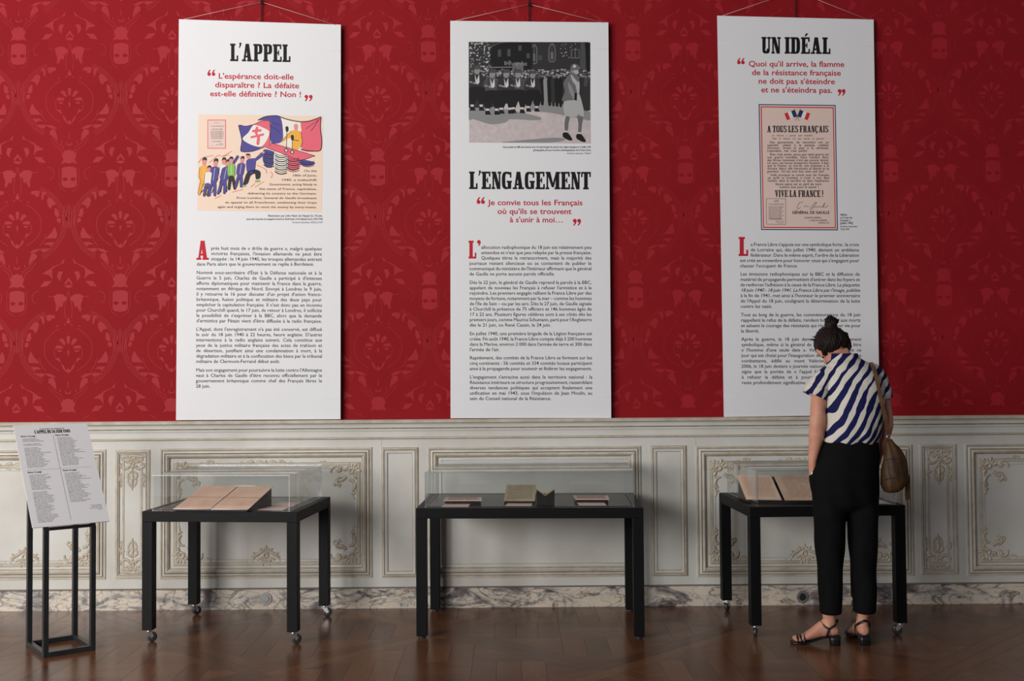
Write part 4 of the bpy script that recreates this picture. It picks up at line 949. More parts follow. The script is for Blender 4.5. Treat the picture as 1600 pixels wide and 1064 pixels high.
pr.poly([(175, 38), (770, 45), (788, 1014), (194, 1011)], i_['navy']); pr.poly([(183, 46), (763, 53), (780, 1006), (201, 1003)], i_['white'], .0002); pr.poly([(190, 54), (756, 61), (773, 999), (208, 996)], i_['red'], .0004); pr.poly([(199, 63), (748, 70), (765, 990), (216, 987)], i_['rose'], .0006)
pos = pr.done('printed_poster', IMGM, b3)
pr = Print(lambda x, y, l=0.0: g3(x, y, l + .0009))
for s in (-1, 1):
    q = lambda u, v: (474 + s * (10 + u * .93 - v * .3) , 84 + v * 1.0 + u * .32) if False else (474 + s * (12 + u * .92), 82 + u * .36 + v - 0 * s)
    for k, c in enumerate(('navy', 'white', 'red')):
        u0, u1 = k * 28, (k + 1) * 28
        A = (474 + s * (22 + u0 * .93 - 0), 82 + u0 * .34); B = (474 + s * (22 + u1 * .93), 82 + u1 * .34)
        pr.poly([A, B, (B[0] - s * 20, B[1] + 52), (A[0] - s * 20, A[1] + 52)], i_[c])
    pr.line([(474 + s * 24, 74), (474 - s * 14, 166)], 3, i_['black'], L1)
pr.slab('A TOUS LES FRANÇAIS', 240, 205, 714, 256, i_['black']); pr.slab('VIVE LA FRANCE !', 300, 704, 676, 756, i_['black'])
def pl(t, xa, xb, y, s=24, key='bold', just=True): pr.text(t, xa, y, s, xb, y, key=key, mi=i_['black'], just=just)
pl('La France a perdu une bataille!', 277, 590, 287, 20, 'ital'); pl("Mais la France n'a pas perdu la guerre!", 277, 680, 311, 20, 'ital')
LN = [("Des gouvernants de rencontre ont pu", 260, 718, 341), ("capituler, cédant à la panique, oubliant", 242, 718, 363), ("l'honneur, livrant le pays à la servitude.", 242, 718, 385), ("Cependant, rien n'est perdu!", 240, 550, 407),
      ("Rien n'est perdu, parce que cette guerre est", 262, 718, 435), ("une guerre mondiale. Dans l'univers libre,", 242, 718, 457), ("des forces immenses n'ont pas encore donné.", 242, 718, 479), ("Un jour, ces forces écraseront l'ennemi. Il faut", 242, 718, 501),
      ("que la France, ce jour-là, soit présente à la", 242, 718, 522), ("victoire. Alors, elle retrouvera sa liberté et sa", 242, 720, 544), ("grandeur. Tel est mon but, mon seul but!", 242, 680, 566),
      ("Voilà pourquoi je convie tous les Français,", 265, 722, 594), ("où qu'ils se trouvent, à s'unir à moi dans", 245, 722, 616), ("l'action, dans le sacrifice et dans l'espérance.", 245, 722, 638), ("Notre patrie est en péril de mort.", 305, 666, 665), ("Luttons tous pour la sauver !", 336, 640, 687)]
for t, a, b, y in LN: pl(t, a, b, y, 24.5)
pl('GÉNÉRAL DE GAULLE', 434, 723, 886, 30, just=False); pl('GÉNÉRAL DE GAULLE', 435, 724, 886.6, 30, just=False)
pl('QUARTIER GÉNÉRAL,', 530, 662, 922, 17, just=False); pl('4, CARLTON GARDENS,', 565, 706, 943, 17, just=False); pl('LONDON, S.W.1.', 636, 726, 962, 17, just=False)
pr.line([(520, 795), (490, 800), (472, 835), (478, 850), (500, 835)], 3, i_['black']); pr.line([(525, 835), (540, 822), (550, 832), (565, 830)], 3, i_['black'])
pr.line([(570, 852), (610, 800), (625, 798), (605, 825), (580, 860)], 3, i_['black']); pr.line([(600, 838), (620, 828), (630, 838), (650, 828), (662, 838), (690, 800), (672, 836), (705, 832), (712, 818)], 3, i_['black'])
for P in ([(234, 768), (384, 770)], [(384, 770), (385, 968)], [(385, 968), (236, 966)], [(236, 966), (234, 768)]): pr.line(P, 2.5, i_['black'])
pl('TO ALL FRENCHMEN.', 252, 372, 816, 12, just=False)
for k in range(13): pl('France has lost a battle but not'[:30 - (k % 4) * 3], 252, 372 - (k % 4) * 8, 832 + k * 8.2, 8, just=False)
pl('LONG LIVE FRANCE', 264, 350, 930, 12, just=False); pl('GENERAL DE GAULLE', 305, 368, 948, 8, just=False); pl('4, Carlton Gardens', 318, 368, 958, 7, just=False)
pr.text('(W) ', 292, 795, 22, key='ital', mi=i_['black'])
pr.done('poster_print', IMGM, pos)
pr = Print(f3)
for k, t in enumerate(('Affiche', '« À tous les', 'Français »,', '[juillet 1940]', 'Archives nationales,', '72AJ/1968')):
    t = t.replace('À', 'A'); pr.text(t, 1312.6, 337 + k * 4.35 + (k > 3) * .6, 4.6 if k < 4 else 4.0, key='bold' if k < 4 else 'body', mi=2, cond=.85)
pr.done('caption', INK, b3)
for c_ in (b1, b2, b3): pass
# hanging rods
for px, yb, nm in ((408.5, 26, "thin dark hanging wire with hook above the L'APPEL banner"), (826.5, 30, "thin dark hanging wire with hook above the L'ENGAGEMENT banner"), (1243.5, 24, 'thin dark hanging wire above the UN IDÉAL banner')):
    a = at(px, yb + 14, -.014); b = Vector((a.x, a.y, 4.55))
    root = empty('hanging_wire', a, label=nm, cat='wire', group='hanging wires of the banners')
    bm = bmesh.new(); tube(bm, [a, b], .0034, 6); obj_w('wire', bm, M_steel, root)
    hk = at(px, {408.5: 3, 826.5: 6.5}.get(px, -14), -.025)
    bm = bmesh.new(); box(bm, hk, (.014, .02, .02), bev=.002); tube(bm, [hk + Vector((0, -.008, 0)), hk + Vector((0, -.016, -.006)), hk + Vector((0, -.016, .008))], .0025, 6); obj_w('hook', bm, M_steel, root)

# ------------------------------------------------------------------ display tables
TH_ = 0.70
def caster(x, y, z1, root, turn=0.0, col=0):
    """swivel caster under a leg: chrome fork, grey wheel"""
    r = 0.026; c, s = math.cos(turn), math.sin(turn)
    bm = bmesh.new()
    box(bm, (0, 0, z1 - .002), (.04, .04, .004), bev=.0008)
    tube(bm, [(0, 0, z1 - .003), (0, 0, z1 - .014)], .015, 14)
    for q in (-1, 1):
        slab(bm, [(-.014, q * .013, z1 - .012), (.016, q * .013, z1 - .012), (.026, q * .013, r + .004), (.016, q * .013, r - .005), (.006, q * .013, r + .002)], (0, q, 0), .0022)
    box(bm, (.001, 0, z1 - .013), (.03, .028, .003))
    tube(bm, [(.016, -.016, r), (.016, .016, r)], .004, 8)
    M = Matrix.Translation((x, y, 0)) @ Matrix.Rotation(turn, 4, 'Z'); bm.transform(M)
    f = obj('caster', bm, M_chrome, root)
    bm = bmesh.new(); prof = []
    loft(bm, [((.016, yy, r), (rr, 0, 0), (0, 0, rr)) for yy, rr in ((-.0095, .012), (-.0095, r * .86), (-.006, r), (.006, r), (.0095, r * .86), (.0095, .012))], 22)
    bm.transform(M); obj('wheel', bm, M_rubber, f)
def table(x, y, a, w_, d, label, casters):
    root = empty('display_table', (x, y, 0), a, label=label, cat='table', group='black display tables')
    L = 0.057; lz = 0.066 if casters else 0.012; BH = .056
    h = w_ / 2
    for sx in (-1, 1):
        for sy in (0, 1):
            cx = sx * (h - L / 2); cy = L / 2 if sy == 0 else d - L / 2
            bm = bmesh.new(); box(bm, (cx, cy, (lz + TH_ - BH) / 2), (L, L, TH_ - BH - lz), bev=.0015); obj('leg', bm, M_black, root)
            if casters: caster(cx, cy, lz, root, casters[(sx + 1) // 2 + 2 * sy])
            else:
                bm = bmesh.new(); tube(bm, [(cx, cy, 0), (cx, cy, .006), (cx, cy, .012)], [.020, .020, .008], 16); obj('leveling_foot', bm, M_rubber, root)
    for nm, b in (('front_rail', (-h, h, 0, L)), ('rear_rail', (-h, h, d - L, d)), ('side_rail', (-h, -h + L, L, d - L)), ('side_rail', (h - L, h, L, d - L))):
        obj(nm, bx(*b, TH_ - BH, TH_, bev=.0015), M_black, root)
    g = .012
    obj('inset_top', bx(-h + L - .012 + g, h - L + .012 - g, L - .012 + g, d - L + .012 - g, TH_ - .02, TH_ + .002), M_blackin, root)
    return root
def cover(troot, w_, d, label, ix=.047, iy=.018, H=.193, t=.005):
    root = empty('glass_cover', troot.location + Vector((0, 0, 0)), troot.rotation_euler.z, label=label, cat='glass cover', group='acrylic covers on the tables')
    root.location.z = 0
    x0, x1, y0, y1, z0, z1 = -w_ / 2 + ix, w_ / 2 - ix, iy, d - iy, TH_ + .0005, TH_ + H
    def pane(nm, a, thin):
        bm = bx(*a)
        for f in bm.faces:
            f.normal_update(); f.material_index = 0 if abs(f.normal[thin]) > .9 else 1
        obj(nm, bm, [M_glass, M_gedge], root)
    pane('front_pane', (x0, x1, y0, y0 + t, z0, z1 - t), 1); pane('rear_pane', (x0, x1, y1 - t, y1, z0, z1 - t), 1)
    pane('side_pane', (x0, x0 + t, y0 + t, y1 - t, z0, z1 - t), 0); pane('side_pane', (x1 - t, x1, y0 + t, y1 - t, z0, z1 - t), 0)
    pane('top_pane', (x0, x1, y0, y1, z1 - t, z1), 2)
    return root
T1 = table(-1.5515, -.8667, -.0874, .8498, .7041, 'black wheeled table under the L\'APPEL banner, nearest the tilted text board', (0.35, 0.3, 0.8, 0.1))
T2 = table(.1035, -.8133, -.0397, 1.2263, .7225, 'long black table on plain legs without wheels under the middle banner', None)
T3 = table(1.7112, -.8224, .0419, .8498, .7041, 'black wheeled table that the woman is bending over', (1.35, 2.9, 0.9, 2.0))
cover(T1, .8498, .7041, 'clear acrylic cover over two open booklets on the left table')
cover(T2, 1.2263, .7225, 'long clear acrylic cover on the middle table')
cover(T3, .8498, .7041, 'clear acrylic cover in front of the bending woman')

def quad3(P, zs): return [flr(p[0], p[1], z) for p, z in zip(P, zs)]
def flat_thing(name, P, zs, t, m, label, cat, group=None, lines=0, ink=None, parent=None):
    """thin rigid sheet whose top corners (TL TR BR BL) the photograph shows, lying or leaning at heights zs"""
    Q = quad3(P, zs); n = (Q[1] - Q[0]).cross(Q[3] - Q[0]).normalized()
    if n.z < 0: n = -n
    base = sum(Q, Vector()) / 4
    root = parent or empty(name, (base.x, base.y, min(zs) - t), label=label, cat=cat, group=group)
    bm = bmesh.new(); slab(bm, Q, n, t); obj_w('sheet', bm, m, root)
    if lines:
        bm = bmesh.new()
        def pt(u, v): return (Q[0] * (1 - u) + Q[1] * u) * (1 - v) + (Q[3] * (1 - u) + Q[2] * u) * v + n * .0014
        rn = random.Random(len(bpy.data.objects))
        for i in range(lines):
            v = .1 + .82 * i / lines; u = .08
            while u < .86:
                l = rn.uniform(.05, .16); e = min(.92, u + l); hh = .28 / lines
                bm.faces.new([bm.verts.new(pt(a, b)) for a, b in ((u, v), (u, v + hh), (e, v + hh), (e, v))]); u = e + .02
        obj_w('printed_lines', bm, ink or M_ink2, root, kind='stuff')
    return root
def prop_stand(P, zs, zt, label):
    """solid black wedge under a leaning sheet"""
    Q = quad3(P, zs); base = sum(Q, Vector()) / 4
    Q = [base + (q - base) * .97 - Vector((0, 0, .0075)) for q in Q]
    root = empty('display_stand', (base.x, base.y, zt), label=label, cat='stand', group='black stands inside the cases')
    bm = bmesh.new(); t = [bm.verts.new(q) for q in Q]; b = [bm.verts.new(Vector((q.x, q.y, zt))) for q in Q]
    bm.faces.new(t); bm.faces.new(b[::-1])
    for i in range(4):
        j = (i + 1) % 4; bm.faces.new((t[j], t[i], b[i], b[j]))
    bmesh.ops.recalc_face_normals(bm, faces=bm.faces); obj_w('wedge', bm, M_blackin, root); return root
ZT = TH_ + .002
M_inkf = mat('faded_ink', srgb(176, 146, 128), 0.7)
# left case
zl, zh = .714, .812
prop_stand([(317.5, 759), (426.5, 760), (387, 796), (271, 795)], [zh, zh, zl, zl], ZT, 'black sloping stand under the two open booklets in the left case')
def booklet(P, label):
    TLp, TRp, BRp, BLp = P; w3 = [(flr(*a_, zh) + flr(*b_, zl)) / 2 for a_, b_ in ((TLp, BLp), (TRp, BRp))]; mL, mR = [pix(q_) for q_ in w3]; zm = (zl + zh) / 2
    a = quad3([TLp, TRp, mR, mL], [zh, zh, zm, zm]); base = sum(a, Vector()) / 4
    root = empty('open_booklet', (base.x, base.y, zm), label=label, cat='booklet', group='open booklets in the left case')
    for Pq, zz in (([TLp, TRp, mR, mL], (zh, zh, zm, zm)), ([mL, mR, BRp, BLp], (zm, zm, zl, zl))):
        Q = quad3(Pq, zz); n = (Q[1] - Q[0]).cross(Q[3] - Q[0]).normalized(); n = n if n.z > 0 else -n
        bm = bmesh.new(); slab(bm, Q, n, .0035); pg = obj_w('page', bm, M_paper, root)
    bm = bmesh.new(); a, b = flr(*mL, zm) + Vector((0, -.001, .0006)), flr(*mR, zm) + Vector((0, -.001, .0006)); tube(bm, [a, b], .0009, 5); obj_w('crease', bm, mat('crease_brown', srgb(120, 84, 62), .7), root)
    bm = bmesh.new(); a, b = flr(*BLp, zl), flr(*BRp, zl)
    tube(bm, [a + Vector((0, -.0015, 0)), b + Vector((0, -.0015, 0))], .0017, 6); tube(bm, [flr(*TRp, zh), flr(*BRp, zl)], .0012, 6); obj_w('white_mount', bm, M_wht, root)
booklet([(317.5, 759), (371.6, 759.5), (327, 795.5), (271, 795)], 'open tan booklet on the left half of the sloping stand')
booklet([(373.4, 759.5), (426.5, 760), (387, 796), (329, 795.6)], 'open tan booklet on the right half of the sloping stand')
flat_thing('caption_card', [(416, 791.2), (454, 791.6), (442, 797), (402, 796.4)], [ZT + .002] * 4, .0015, M_paper2, 'small caption card nearest the front glass of the left case', 'card', 'caption cards')
flat_thing('caption_card', [(438, 784.4), (471, 784.8), (459, 790.6), (425, 790)], [ZT + .002] * 4, .0015, M_paper2, 'small caption card lying behind another one in the left case', 'card', 'caption cards')
# middle case
def low_stand(P, z, label): prop_stand(P, [z] * 4, ZT, label)
def med(P, z, label, lines, m=M_paper2, group=None):
    flat_thing('printed_leaflet', P, [z] * 4, .003, m, label, 'leaflet', group, lines, M_inkf)
low_stand([(697.6, 778), (752, 778), (751.5, 782.2), (694, 782.2)], .722, 'low black plinth under the pinkish leaflet at the left of the middle case')
med([(697, 776.8), (753, 776.8), (752.4, 782), (693, 782)], .724, 'pinkish leaflet on a low plinth at the left of the middle case', 5)
low_stand([(896.8, 775), (949, 775), (950.6, 780), (900, 780)], .722, 'low black plinth under the pinkish leaflet at the right of the middle case')
med([(895.7, 773.8), (950, 774), (951.6, 780), (899, 780)], .724, 'pinkish leaflet on a low plinth at the right of the middle case', 5)
for P, l in (([(695, 786), (735.5, 786.2), (732, 791.6), (690, 791.6)], 'caption card in front of the left leaflet in the middle case'), ([(794.5, 785), (832.5, 785), (830.5, 790), (789, 790)], 'caption card in front of the upright sheet in the middle case'),
             ([(901, 784), (943.5, 784), (947.5, 789), (905, 789)], 'caption card in front of the right leaflet in the middle case')):
    flat_thing('caption_card', P, [ZT + .002] * 4, .0015, M_paper2, l, 'card', 'caption cards')
M_olive = mat('olive_paper', srgb(158, 146, 122), 0.7, c2=srgb(138, 126, 104), scale=20)
prop_stand([(791.5, 757), (838, 757), (835.6, 783), (787, 783)], [.803, .803, .716, .716], ZT, 'black lectern stand behind the upright sheet in the middle case')
flat_thing('manuscript_sheet', [(791.5, 757), (838, 757), (835.6, 783), (787, 783)], [.803, .803, .716, .716], .002, M_olive, 'olive grey manuscript sheet propped up in the middle case', 'manuscript', None, 9, mat('pencil', srgb(112, 102, 86), .7))
# black box with a V-shaped gilt opening
Pb = [(838.5, 789), (866.5, 788.5), (866.5, 766), (851.8, 775.8), (838.5, 766.5)]
fb = flr(838.5, 789, ZT); yb = fb.y; root = empty('notched_case', (at(852, 789, yb).x, yb + .03, ZT), label='small black box with a gilt V notch beside the upright sheet', cat='box')
bm = bmesh.new(); fr = [at(p[0], p[1], yb) for p in Pb]; k0 = min(p.z for p in fr)
for p in fr: p.z = max(p.z, ZT) if p.z > ZT + .01 else ZT
slab(bm, fr, (0, -1, 0), .05); obj_w('case_body', bm, mat('black_velvet', srgb(14, 14, 15), .8), root)
bm = bmesh.new()
for a, b in ((2, 3), (3, 4)):
    A, B = fr[a], fr[b]; slab(bm, [A + Vector((0, -.001, .0)), B + Vector((0, -.001, .0)), B + Vector((0, .052, .0)), A + Vector((0, .052, .0))], ((A - B).cross(Vector((0, 1, 0))).normalized() * (-1 if (A - B).cross(Vector((0, 1, 0))).z > 0 else 1)), .002)
for f in bm.faces: pass
bm.transform(Matrix.Translation((0, 0, .0022))); obj_w('gilt_edge', bm, mat('gilt', srgb(206, 164, 96), .3, metal=.8), root)
# right case
zr0, zr1 = .722, .838
prop_stand([(1150.5, 742), (1330, 742), (1345, 781.3), (1166, 780)], [zr1, zr1, zr0, zr0], ZT, 'black sloping stand under the large old pages in the right case')
M_news = mat('old_newsprint', srgb(214, 188, 164), 0.75, c2=srgb(196, 166, 142), scale=7)
flat_thing('old_page', [(1150.5, 742), (1204.3, 742.8), (1221.5, 781), (1166, 780)], [zr1, zr1, zr0, zr0], .003, M_news, 'large tan printed page left of the black strip in the right case', 'page', None, 11, M_inkf)
flat_thing('old_page', [(1209, 742.8), (1330, 742), (1345, 781), (1226.5, 781.3)], [zr1, zr1, zr0, zr0], .003, M_news, 'large tan printed page right of the black strip, partly behind the woman', 'page', None, 11, M_inkf)
flat_thing('caption_card', [(1352, 780), (1374, 780.6), (1394, 787.2), (1366, 787.2)], [ZT + .002] * 4, .0015, M_wht, 'white caption card at the right front corner of the right case', 'card', 'caption cards')

# ------------------------------------------------------------------ text board on its stand
an = R(38); SB = Vector((-2.368, -.928, 0))
root = empty('text_board_stand', SB, an, label='slim dark steel stand with a tilted white text board at far left', cat='stand')
W2, D2, tb = .13, .165, .026
ux, uy = Vector((math.cos(an), math.sin(an), 0)), Vector((-math.sin(an), math.cos(an), 0))
zf, slope = .655, .50 / .39
for sx in (-1, 1):
    for sy in (-1, 1):
        zz = zf + .016 if sy < 0 else zf + slope * (2 * D2 - .02) - .01
        zz2 = zz + (slope * tb if False else 0)
        bm = bmesh.new(); box(bm, (sx * (W2 - tb / 2), sy * (D2 - tb / 2), zz / 2), (tb, tb, zz), bev=.001)
        for v in bm.verts:
            if v.co.z > zz - .01: v.co.z += slope * (v.co.y - sy * (D2 - tb / 2)) * .9 - .012
        obj('upright', bm, M_steel, root)
for nm, c_, s_ in (('base_bar', (0, -D2 + tb / 2, tb / 2), (2 * W2 - 2 * tb, tb, tb)), ('base_bar', (0, D2 - tb / 2, tb / 2), (2 * W2 - 2 * tb, tb, tb)), ('base_bar', (-W2 + tb / 2, 0, tb / 2), (tb, 2 * D2 - 2 * tb, tb)), ('base_bar', (W2 - tb / 2, 0, tb / 2), (tb, 2 * D2 - 2 * tb, tb)),
                   ('top_bar', (0, -D2 + tb / 2, zf - .006), (2 * W2 - 2 * tb, tb * .8, .016))):
    bm = bmesh.new(); box(bm, c_, s_, bev=.001); obj(nm, bm, M_steel, root)
bw, bl = .382, math.hypot(.39, .50)
Bo = Vector((0, -D2 - .02, zf + .008)); bv = Vector((0, .39, .50)) / bl; bn = Vector((0, -.50, .39)) / bl
Bo = Bo + bn * .006
bm = bmesh.new(); slab(bm, [Bo + Vector((-bw / 2, 0, 0)), Bo + Vector((bw / 2, 0, 0)), Bo + Vector((bw / 2, 0, 0)) + bv * bl, Bo + Vector((-bw / 2, 0, 0)) + bv * bl], bn, .005)
board = obj('text_board', bm, M_wht, root, label='white text board printed with four columns of text')
bpy.context.view_layer.update(); MW = root.matrix_world.copy()
pr = Print(lambda x, y, l=0.0: MW @ (Bo + Vector(((x - 50) / 100 * bw, 0, 0)) + bv * (bl * (1 - y / 166)) + bn * (.0006 + l)))
pr.slab("L'APPEL DU 18 JUIN 1940", 26, 9.5, 74, 15.0); pr.text('Transcription du manuscrit de', 50, 8.2, 2.7, align='c', key='bold')
SRC = ("Le gouvernement français a demandé à l'ennemi à quelles conditions honorables un cessez-le-feu serait possible. Il a déclaré que, si ces conditions étaient contraires à l'honneur, la lutte devait continuer. "
       "Les chefs qui, depuis de nombreuses années, sont à la tête des armées françaises, ont formé un gouvernement. Ce gouvernement, alléguant la défaite de nos armées, s'est mis en rapport avec l'ennemi pour cesser le combat. "
       "Certes, nous avons été, nous sommes submergés par la force mécanique, terrestre et aérienne de l'ennemi. Mais le dernier mot est-il dit ? L'espérance doit-elle disparaître ? La défaite est-elle définitive ? Non ! "
       "Croyez-moi, moi qui vous parle en connaissance de cause et vous dis que rien n'est perdu pour la France. Les mêmes moyens qui nous ont vaincus peuvent faire venir un jour la victoire. ").split()
wi = 0
def col(x, y0, n, title, wmax, gaps=()):
    global wi
    pr.text(title, x, y0, 3.1, key='bold'); pr.text(title, x + .15, y0, 3.1, key='bold', lift=.0001)
    y = y0 + 4.0
    for i in range(n):
        if i in gaps: y += 2.4
        t = ''; lim = 1.12 * wmax * (0.62, .8, .7, .9, .66, .74, .84)[(i * 5 + n) % 7]
        while len(t) < lim: t += SRC[wi % len(SRC)] + ' '; wi += 1
        pr.text(t.strip(), x + 1.2, y, 1.75, key='body', mi=2); y += 2.13
col(7, 20, 21, 'Recto 1re page', 34, (3, 5)); col(53, 20, 23, 'Recto 2e page', 34, ()); col(7, 80, 35, 'Recto 3e page', 34, (12,)); col(53, 80, 23, 'Recto 4e page', 36, ())
for k, t in enumerate(('Archives nationales', 'Charles de Gaulle', 'manuscrit, 18 juin 1940', 'Londres')): pr.text(t, 94, 139 + k * 2.3, 1.8, align='r', mi=2)
pr.line([(50, 19), (50, 158)], .25, 2); pr.line([(7, 75.5), (93, 75.5)], .2, 2)
bmx = pr.bm; bmx.transform(MW.inverted()); obj('board_print', bmx, INK, board)
SCK = [(415.5, 935.3, 9.6, M_wht, 'round pale socket cover in the marble skirting below the left table', 'white'), (1253.5, 932.3, 9.0, M_steel, 'round dark socket cover in the marble skirting below the right table', 'dark')]
for px, py, r_, m, l, _ in SCK:
    c = at(px, py, -.024); rr = r_ / PXM
    root = empty('socket_cover', c, label=l, cat='socket', group='socket covers in the skirting')
    m2 = mat('socket_ring', srgb(168, 166, 164), .4) if m is M_wht else mat('socket_rim', srgb(120, 118, 116), .35)
    for nm, rad_, dep, mm in (('outer_ring', (rr, rr * .92), .006, m2), ('centre_plate', (rr * .62, rr * .5), .010, m2 if m is M_wht else M_steel)):
        bm = bmesh.new(); loft(bm, [((0, 0, 0), (rad_[0], 0, 0), (0, 0, rad_[0])), ((0, -dep * .7, 0), (rad_[0], 0, 0), (0, 0, rad_[0])), ((0, -dep, 0), (rad_[1], 0, 0), (0, 0, rad_[1]))], 28); bmesh.ops.recalc_face_normals(bm, faces=bm.faces); obj(nm, bm, mm, root)
    for s in (-1, 1):
        bm = bmesh.new(); tube(bm, [(s * rr * .78, -.005, 0), (s * rr * .78, -.0075, 0)], .002, 8); obj('screw', bm, M_ink, root)

# ------------------------------------------------------------------ the visitor
def el(px, py, Y, hw, hd, sq=.9):
    k = (Y + CAM_D) / F
    return (at(px, py, Y), Vector((hw * k, 0, 0)), Vector((0, hd, 0)), sq)
PX, PY_ = 1.79, -.985
woman = empty('person', (PX, PY_, 0), label='woman in a navy and white striped shirt and black trousers, bending over the right case', cat='person')
M_skin = mat('skin', srgb(206, 152, 128), 0.5, spec=0.35, c2=srgb(196, 136, 114), scale=18, bump=.03, bscale=250)
M_hair = mat('dark_hair', srgb(34, 21, 17), 0.6, spec=0.22, c2=srgb(15, 10, 9), scale=10)
nt, N, L, P = nodes_of(M_hair)
tc = N.new('ShaderNodeTexCoord'); mp = N.new('ShaderNodeMapping'); mp.inputs['Scale'].default_value = (260, 260, 18); mp.inputs['Rotation'].default_value = (0, R(18), 0)
n_ = N.new('ShaderNodeTexNoise'); n_.inputs['Scale'].default_value = 1.0; n_.inputs['Detail'].default_value = 4
L.new(tc.outputs['Object'], mp.inputs[0]); L.new(mp.outputs[0], n_.inputs['Vector']); b_ = N.new('ShaderNodeBump'); b_.inputs['Strength'].default_value = .7; b_.inputs['Distance'].default_value = .004
L.new(n_.outputs['Fac'], b_.inputs['Height']); L.new(b_.outputs['Normal'], P.inputs['Normal'])
M_trou = mat('black_cloth', srgb(14, 14, 15), 0.85, spec=0.1, bump=.25, bscale=9)
M_leather = mat('brown_leather', srgb(82, 54, 26), 0.55, spec=0.3, c2=srgb(54, 35, 17), scale=9, bump=.3, bscale=22)
M_strap = mat('strap_leather', srgb(104, 76, 48), 0.5, c2=srgb(84, 60, 38), scale=20)
M_shoe = mat('black_shoe_leather', srgb(22, 21, 22), 0.35, spec=0.5)
M_shirt = mat('striped_cotton', srgb(222, 214, 200), 0.8, spec=0.15)
nt, N, L, P = nodes_of(M_shirt)
tc = N.new('ShaderNodeTexCoord'); sx_ = N.new('ShaderNodeSeparateXYZ')
nn = N.new('ShaderNodeTexNoise'); nn.inputs['Scale'].default_value = 2.6; nn.inputs['Detail'].default_value = 0.5; L.new(tc.outputs['Object'], nn.inputs['Vector'])
L.new(tc.outputs['Object'], sx_.inputs[0])
def mth(op, a, b=None):
    m = N.new('ShaderNodeMath'); m.operation = op
    for i, v in enumerate((a, b)):
        if v is None: continue
        if isinstance(v, (int, float)): m.inputs[i].default_value = v
        else: L.new(v, m.inputs[i])
    return m.outputs[0]
# stripes rise to the right and fan out towards the collar
hx = mth('ADD', sx_.outputs['X'], 0.30); hz = mth('SUBTRACT', sx_.outputs['Z'], 0.86)
ang = mth('ARCTAN2', hz, hx)
rad = mth('POWER', mth('ADD', mth('MULTIPLY', hx, hx), mth('MULTIPLY', hz, hz)), 0.5)
lin = mth('SUBTRACT', mth('MULTIPLY', sx_.outputs['X'], 0.78), mth('MULTIPLY', sx_.outputs['Z'], 0.62))
ph = mth('ADD', mth('MULTIPLY', lin, 150.0), mth('MULTIPLY', mth('SUBTRACT', nn.outputs['Fac'], .5), 22.0))
ph = mth('ADD', ph, mth('MULTIPLY', ang, 4.5))
ph = mth('ADD', ph, mth('MULTIPLY', sx_.outputs['Y'], 25.0))
n3 = N.new('ShaderNodeTexNoise'); n3.inputs['Scale'].default_value = 9.0; n3.inputs['Detail'].default_value = 1.0
mp3 = N.new('ShaderNodeMapping'); mp3.inputs['Rotation'].default_value = (0, R(-52), 0); mp3.inputs['Scale'].default_value = (.35, 1, 1.5)
mp3.inputs['Rotation'].default_value = (0, R(-52), 0)
L.new(tc.outputs['Object'], mp3.inputs[0]); L.new(mp3.outputs[0], n3.inputs['Vector'])
wv = mth('ADD', mth('SINE', ph), mth('MULTIPLY', mth('SUBTRACT', n3.outputs['Fac'], .5), 4.2))
cr = N.new('ShaderNodeValToRGB'); cr.color_ramp.elements[0].position = .49; cr.color_ramp.elements[1].position = .51
cr.color_ramp.elements[0].color = (*srgb(212, 206, 196), 1); cr.color_ramp.elements[1].color = (*srgb(22, 27, 76), 1)
L.new(mth('ADD', mth('MULTIPLY', wv, .5), .5), cr.inputs['Fac']); L.new(cr.outputs[0], P.inputs['Base Color'])
nb = N.new('ShaderNodeTexNoise'); nb.inputs['Scale'].default_value = 11; nb.inputs['Detail'].default_value = 3; L.new(tc.outputs['Object'], nb.inputs['Vector'])
bb = N.new('ShaderNodeBump'); bb.inputs['Strength'].default_value = .35; bb.inputs['Distance'].default_value = .02; L.new(nb.outputs['Fac'], bb.inputs['Height']); L.new(bb.outputs['Normal'], P.inputs['Normal'])

# trousers
bm = bmesh.new()
loft(bm, [el(1328, 684.5, -.985, 42, .112), el(1328, 690, -.985, 42.5, .115), el(1326.5, 702, -.985, 45.5, .12), el(1323.5, 722, -.99, 49, .128), el(1321.5, 745, -.995, 50.5, .132), el(1321, 770, -.99, 50.5, .128), el(1321, 788, -.985, 50, .118), el(1321.5, 797, -.98, 47, .085), el(1322, 801, -.98, 36, .04)], 40)
loft(bm, [el(1298, 775, -.985, 25, .10), el(1296.5, 800, -.985, 24.8, .11), el(1296.5, 830, -.98, 22.4, .10), el(1296.5, 860, -.975, 21.5, .088), el(1297, 890, -.975, 19, .08), el(1297.3, 925, -.978, 17.2, .074), el(1297.5, 950, -.98, 16.6, .072), el(1297.5, 957.8, -.98, 16.6, .072)], 32)
loft(bm, [el(1345, 775, -.985, 25, .10), el(1347, 800, -.985, 23.8, .11), el(1348, 830, -.985, 21.2, .10), el(1348, 860, -.985, 20.5, .088), el(1349.3, 890, -.985, 19, .08), el(1350.2, 925, -.985, 17.6, .074), el(1350.8, 950, -.985, 17, .072), el(1351, 956.5, -.985, 17, .072)], 32)
loft(bm, [el(1273.5, 728, -.985, 3.5, .03), el(1270.5, 745, -.985, 6.0, .05), el(1273.5, 765, -.985, 5, .045), el(1277, 785, -.985, 4, .03)], 16)   # pocket bulging over the hand
tr_bm = fuse(bm, .0075, 4)
for v in tr_bm.verts:       # soft folds
    a = v.co
    if a.z < 1.0: v.co += Vector((0, 1, 0)) * (.0035 * math.sin(a.x * 55 + a.z * 21) * math.sin(a.z * 9 + 1)) + Vector((1, 0, 0)) * .0025 * math.sin(a.z * 26 + a.y * 30)
obj_w('trousers', tr_bm, M_trou, woman)
